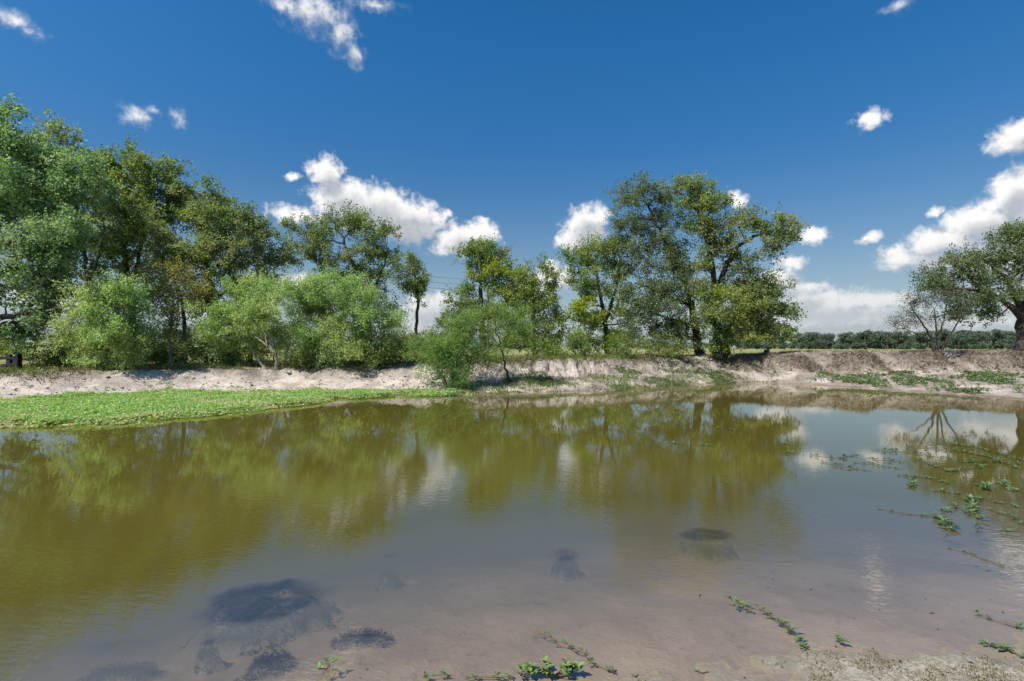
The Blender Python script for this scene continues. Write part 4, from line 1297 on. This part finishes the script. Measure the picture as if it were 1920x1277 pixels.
def runner(pts, label, step=.09, size=1.0, group="water primrose runners on the pond", tint=None, big=0.0, sparse=0.0):
    P = np.array([onwater(*q) for q in pts])
    seg = np.concatenate([[0], np.cumsum(np.hypot(*np.diff(P, axis=0).T))])
    n = max(2, int(seg[-1] / .05) + 1)
    s = np.linspace(0, seg[-1], n)
    path = np.column_stack([np.interp(s, seg, P[:, 0]), np.interp(s, seg, P[:, 1])])
    path += rng.normal(size=path.shape) * .008
    z = np.maximum(ground_z(path[:, 0], path[:, 1], True), 0.0) + .004
    path = np.column_stack([path, z])
    base = path[0].copy()
    root = thing("water_primrose_runner", base, label, "water plant", group)
    T = Tubes()
    T.tube(path - base, np.full(n, .0022), 5)
    link("stem", T.mesh("stem", M_stem), root)
    q = 0.0
    while q <= seg[-1] + 1e-6:
        if rng.random() > sparse:
            c = np.array([np.interp(q, s, path[:, k]) for k in range(3)]) - base
            o = link("rosette", ROS[rng.integers(len(ROS))], root, c + np.array([rng.normal() * .012, rng.normal() * .012, 0]))
            sc = size * (1.08 if base[1] > 3.6 else 1.0) * rng.uniform(.6, 1.2) * (1 + big * (rng.random() < .3))
            o.scale = (sc, sc, sc * rng.uniform(.5, .95))
            o.rotation_euler = (rng.normal() * .12, rng.normal() * .12, rng.uniform(0, 6.28))
        q += step * rng.uniform(.7, 1.4)
    return root


runner([(1520, 854), (1571, 860), (1611, 853)], "short runner farthest left of the floating plants on the right", .14, 1.0)
runner([(1541, 867), (1571, 874), (1601, 879), (1637, 885)], "long low runner just below the farthest left one", .09, .8)
runner([(1635, 863), (1672, 864), (1696, 868)], "short leafy runner in the middle of the upper floating plants", .08, 1.0)
runner([(1645, 845), (1692, 847), (1728, 851), (1776, 861)], "leafy runner at the upper edge of the floating plants", .09, 1.15)
runner([(1760, 830), (1835, 841), (1919, 865)], "pale dense runner at the far side reaching the right edge", .06, 1.0)
runner([(1724, 865), (1780, 885), (1851, 875)], "wide sagging runner in the middle of the floating plants", .10, 1.2)
runner([(1790, 846), (1850, 856), (1910, 880)], "leafy runner beside the pale dense runner at the right edge", .08, 1.1)
runner([(1752, 921), (1796, 927), (1855, 941), (1919, 953)], "long runner below the wide sagging one reaching the right edge", .075, .8)
runner([(1647, 955), (1700, 965), (1756, 970)], "thin straight runner with small leaves pointing left", .075, .7)
runner([(1756, 968), (1775, 985), (1788, 998)], "thick leafy clump at the end of the thin straight runner", .045, 1.25)
runner([(1762, 955), (1790, 962)], "small clump above the thick leafy clump", .05, 1.0)
runner([(1820, 938), (1826, 948), (1824, 966)], "upright leafy clump crossing the long runner", .045, 1.3)
runner([(1843, 912), (1858, 922)], "large leaved clump near the right edge above the long runner", .06, 1.6)
runner([(1880, 905), (1895, 920)], "small twiggy clump close to the right edge", .06, 1.2)
runner([(1839, 990), (1875, 996), (1915, 998)], "spaced out runner below the long runner at the right edge", .15, 1.05)
runner([(1780, 1028), (1823, 1040), (1875, 1062), (1901, 1066)], "lowest small leaved runner floating on the right", .085, .55)
runner([(1712, 905), (1708, 915)], "single plant left of the long runner's tip", .05, 1.1)
runner([(1690, 893), (1740, 896), (1785, 909)], "dark flat strip of tangled stems among the floating plants", .03, .55)
runner([(1700, 838), (1760, 842), (1815, 850)], "row of small sprigs farthest out on the right water", .10, .95)
runner([(1600, 868), (1640, 872), (1690, 880)], "faint sprig row under the short leafy runner", .10, .8)
runner([(1800, 868), (1850, 866), (1915, 872)], "dense sprig row near the right edge below the pale dense runner", .07, 1.0)
runner([(1860, 958), (1900, 972), (1919, 985)], "short sprig row at the right edge under the long runner", .09, .9)
runner([(1790, 950), (1830, 972), (1850, 978)], "drooping sprig row right of the thick leafy clump", .08, .95)
runner([(1371, 1125), (1400, 1138), (1430, 1147), (1466, 1171), (1494, 1191), (1514, 1219)], "big leafy runner crawling over the shallow mud lower right", .05, .75, big=.3)
runner([(1574, 1198), (1582, 1212)], "single leafy plant where the pale crusted mud begins", .04, .8)
runner([(1831, 1151), (1875, 1167), (1919, 1179)], "thin low runner near the lower right edge", .07, .65)
runner([(1860, 1212), (1885, 1220), (1911, 1232)], "leafy clump on the mud in the lower right corner", .035, .8)
runner([(1246, 832), (1290, 835), (1351, 837)], "pale runner crossing the tall oak's reflection", .09, 1.0)
runner([(1347, 804), (1375, 808)], "short pale runner in the oak's reflection nearer the far bank", .10, 1.1)
runner([(1471, 833), (1476, 834)], "tiny lone plant afloat right of the oak's reflection", .2, 1.3)
runner([(1480, 851), (1484, 852)], "second tiny lone plant just below the other one", .2, 1.1)
runner([(1008, 1185), (1040, 1198), (1080, 1218), (1112, 1243), (1160, 1268)], "leafy runner slanting down the mud at the bottom middle", .042, .5)
runner([(795, 1270), (850, 1268)], "small leafy runner cut by the bottom edge left of the bright clump", .04, .5)
runner([(880, 1272), (960, 1268)], "low runner touching the bright clump at the bottom edge", .045, .5)
runner([(1318, 1264), (1326, 1262)], "tiny plant alone on the mud at the bottom right", .05, .5)
runner([(1190, 1272), (1200, 1268)], "tiny plant right of the bright clump at the bottom edge", .05, .5)

# near plants whose single leaves can be told apart
lv = leaf_geo(np.random.default_rng(5), np.array([[.5, 0, 0.]]), np.array([[1., 0, 0]]), [1.0], [.55], 1.0)
n_ = 9
tt_ = np.linspace(0, 1, n_)
wv = np.sin(np.pi * tt_ ** .8) * .28
zc_l = -.25 * (tt_ - .35) ** 2 + .03
lverts = np.concatenate([np.column_stack([tt_, -wv, zc_l + wv * .25]), np.column_stack([tt_, wv * 0, zc_l]), np.column_stack([tt_, wv, zc_l + wv * .25])])
lf = []
for k in range(n_ - 1):
    lf += [(k, k + 1, n_ + k + 1, n_ + k), (n_ + k, n_ + k + 1, 2 * n_ + k + 1, 2 * n_ + k)]
LEAF = []
for k in range(4):
    LEAF.append(mesh_from("leaf", lverts, np.array(lf).ravel(), np.full(len(lf), 4), M_runner,
                          {'var': np.tile(np.array([[.4 + .2 * k, .2, .25 * k]]), (len(lverts), 1))}, smooth=True))


def leafy(px, py, label, spots, size):
    c = onwater(px, py)
    z = max(gz(c[0], c[1]), 0) + .004
    root = thing("mud_plant", (c[0], c[1], z), label, "water plant", "leafy plants on the near mud")
    T = Tubes()
    for (dx, dy, nl) in spots:
        T.tube(bez(np.array([0, 0, 0.]), np.array([dx * .5, dy * .5, .012]), np.array([dx, dy, .02]), 5), np.linspace(.003, .002, 5), 5)
    link("stem", T.mesh("stem", M_stem), root)
    for (dx, dy, nl) in spots:
        for k in range(nl):
            o = link("leaf", LEAF[rng.integers(4)], root, (dx, dy, .018 + .006 * k))
            s = size * rng.uniform(.7, 1.2)
            o.scale = (s, s, s)
            o.rotation_euler = (rng.normal() * .2, -rng.uniform(.1, .8), k * 2.4 + rng.normal() * .3)


leafy(612, 1256, "small four leaved plant alone on the brown mud at the bottom", [(-.03, -.03, 3), (.0, .02, 2), (.035, .045, 3), (.02, -.01, 3)], .034)
leafy(1040, 1268, "bright green leafy clump cut by the bottom edge", [(rng.normal() * .07, rng.normal() * .022, 6) for _ in range(16)], .036)
leafy(985, 1272, "green leafy sprig left of the bright clump", [(rng.normal() * .03, rng.normal() * .015, 5) for _ in range(4)], .032)

# dead leaves, twigs and moss on the near mud
n = 2600
x, y = rng.uniform(-1.2, 5, n), rng.uniform(2.0, 5.2, n)
zg = ground_z(x, y)
keep = (zg > -.12) & (rng.random(n) < np.where(zg > 0, .4, .18) * np.clip(.35 + 1.6 * fbm(x * 1.5, y * 1.5, 231, 2), .05, 1))
x, y, zg = x[keep], y[keep], zg[keep]
n = len(x)
d = unit(np.column_stack([rng.normal(size=(n, 2)), rng.normal(size=n) * .15]))
q = leaf_geo(rng, np.column_stack([x, y, zg + .005]), d, rng.uniform(.008, .04, n), rng.uniform(.004, .014, n), .7)
tag(link("mud_litter", leaves_mesh("mud_litter", q, np.stack([rng.random(n), rng.random(n), np.zeros(n)], 1), M_algae)), "dead leaf litter and twig bits on the near mud", "litter", kind='stuff')
x, y = scatter(rng, 60000, .6, 4.2, 2.2, 3.1)
zg = ground_z(x, y)
keep = (zg > .008) & (rng.random(len(x)) < np.clip(.15 + 1.5 * fbm(x * 5, y * 5, 191, 3), 0, .8))
x, y, zg = x[keep], y[keep], zg[keep]
v, a_ = blades(rng, np.column_stack([x, y]), zg - .002, .012 + .012 * rng.random(len(x)), .004, .9, np.where(rng.random(len(x)) < .5, .9, 0.0))
tag(link("mud_moss", poly5("mud_moss", v, a_, M_dry)), "short dry moss on the crusted mud in the lower right corner", "moss", kind='stuff')

# ------------------------------------------------------------------ fence, post, power line
def box(v, f, c, s, yaw=0.0, taper=1.0):
    i = len(v)
    ca, sa = math.cos(yaw), math.sin(yaw)
    for z in (-1, 1):
        for (x, y) in ((-1, -1), (1, -1), (1, 1), (-1, 1)):
            k = taper if z > 0 else 1
            X, Y = x * s[0] / 2 * k, y * s[1] / 2 * k
            v.append((c[0] + X * ca - Y * sa, c[1] + X * sa + Y * ca, c[2] + z * s[2] / 2))
    f += [(i, i + 3, i + 2, i + 1), (i + 4, i + 5, i + 6, i + 7)] + [(i + k, i + (k + 1) % 4, i + 4 + (k + 1) % 4, i + 4 + k) for k in range(4)]


def part(name, mat, parent, boxes_, bevel=.008):
    v, f = [], []
    for bx_ in boxes_:
        box(v, f, *bx_)
    me = bpy.data.meshes.new(name)
    me.from_pydata(v, [], f)
    me.materials.append(mat)
    o = link(name, me, parent)
    md = o.modifiers.new("bevel", 'BEVEL')
    md.width = bevel
    md.segments = 2
    return o


dF = 20.0
xf = (33 - CX) / F_PX * dF
zf = gz(xf, dF)
fence = thing("black_fence", (xf, dF, zf), "end of a black wooden rail fence at the left edge", "fence")
part("post", M_blackwood, fence, [((0, 0, .33), (.20, .2, 1.0))])
part("post", M_blackwood, fence, [((-.34, .05, .28), (.16, .16, .85))])
part("post", M_blackwood, fence, [((-1.9, .1, .28), (.16, .16, .85))])
part("rail", M_blackwood, fence, [((-1.0, -.02, .56), (1.8, .05, .10))])
part("rail", M_blackwood, fence, [((-1.0, -.02, .28), (1.8, .05, .10))])
dP = 30.0
xp = (1440 - CX) / F_PX * dP
post = thing("old_post", (xp, dP, gz(xp, dP)), "short weathered wooden post on the bank right of the tall oak", "post")
part("stake", M_greywood, post, [((0, 0, .12), (.14, .14, .55), .3, .85)])
part("brace", M_bark, post, [((-.16, .02, .05), (.2, .12, .34), .6, .6)])

M_metal, t, p, o_ = principled("dark_wire")
p.inputs['Base Color'].default_value = (.06, .065, .07, 1)
p.inputs['Roughness'].default_value = .5
for k, (pxp, d, lab) in enumerate(((688, 58.0, "utility pole hidden behind the spreading oak"), (915, 62.0, "utility pole hidden behind the mushroom topped oak"))):
    x = (pxp - CX) / F_PX * d
    z0 = gz(x, d)
    top_ = W(pxp, 512 + 18 * k, d)[2]
    pole = thing("utility_pole", (x, d, z0), lab, "pole", "poles of the power line")
    T = Tubes()
    T.tube(np.array([(0, 0, -.4), (0, 0, (top_ - z0) / 2), (0, 0, top_ - z0 + .1)]), [.16, .13, .10], 8)
    link("shaft", T.mesh("shaft", M_barkbrown), pole)
    part("crossarm", M_greywood, pole, [((0, .0, top_ - z0 - .2), (.12, 1.8, .12))])
for k, (dy, dz, lab) in enumerate(((-.8, 0.0, "highest thin power line wire between the pole straight tree and mushroom topped oak"), (0., -.55, "middle thin power line wire between the pole straight tree and mushroom topped oak"),
                                   (.8, -1.15, "lowest thin power line wire between the pole straight tree and mushroom topped oak"))):
    a = W(688, 504, 58.0) + np.array([0, dy, dz])
    b_e = W(915, 527, 62.0) + np.array([0, dy, dz])
    s = np.linspace(0, 1, 15)[:, None]
    pth = a * (1 - s) + b_e * s - np.array([[0, 0, .5]]) * 4 * s * (1 - s) * .5
    T = Tubes()
    T.tube(pth - a, np.full(15, .016), 5)
    tag(link("power_wire", T.mesh("power_wire", M_metal), None, a), lab, "wire", "power line wires")
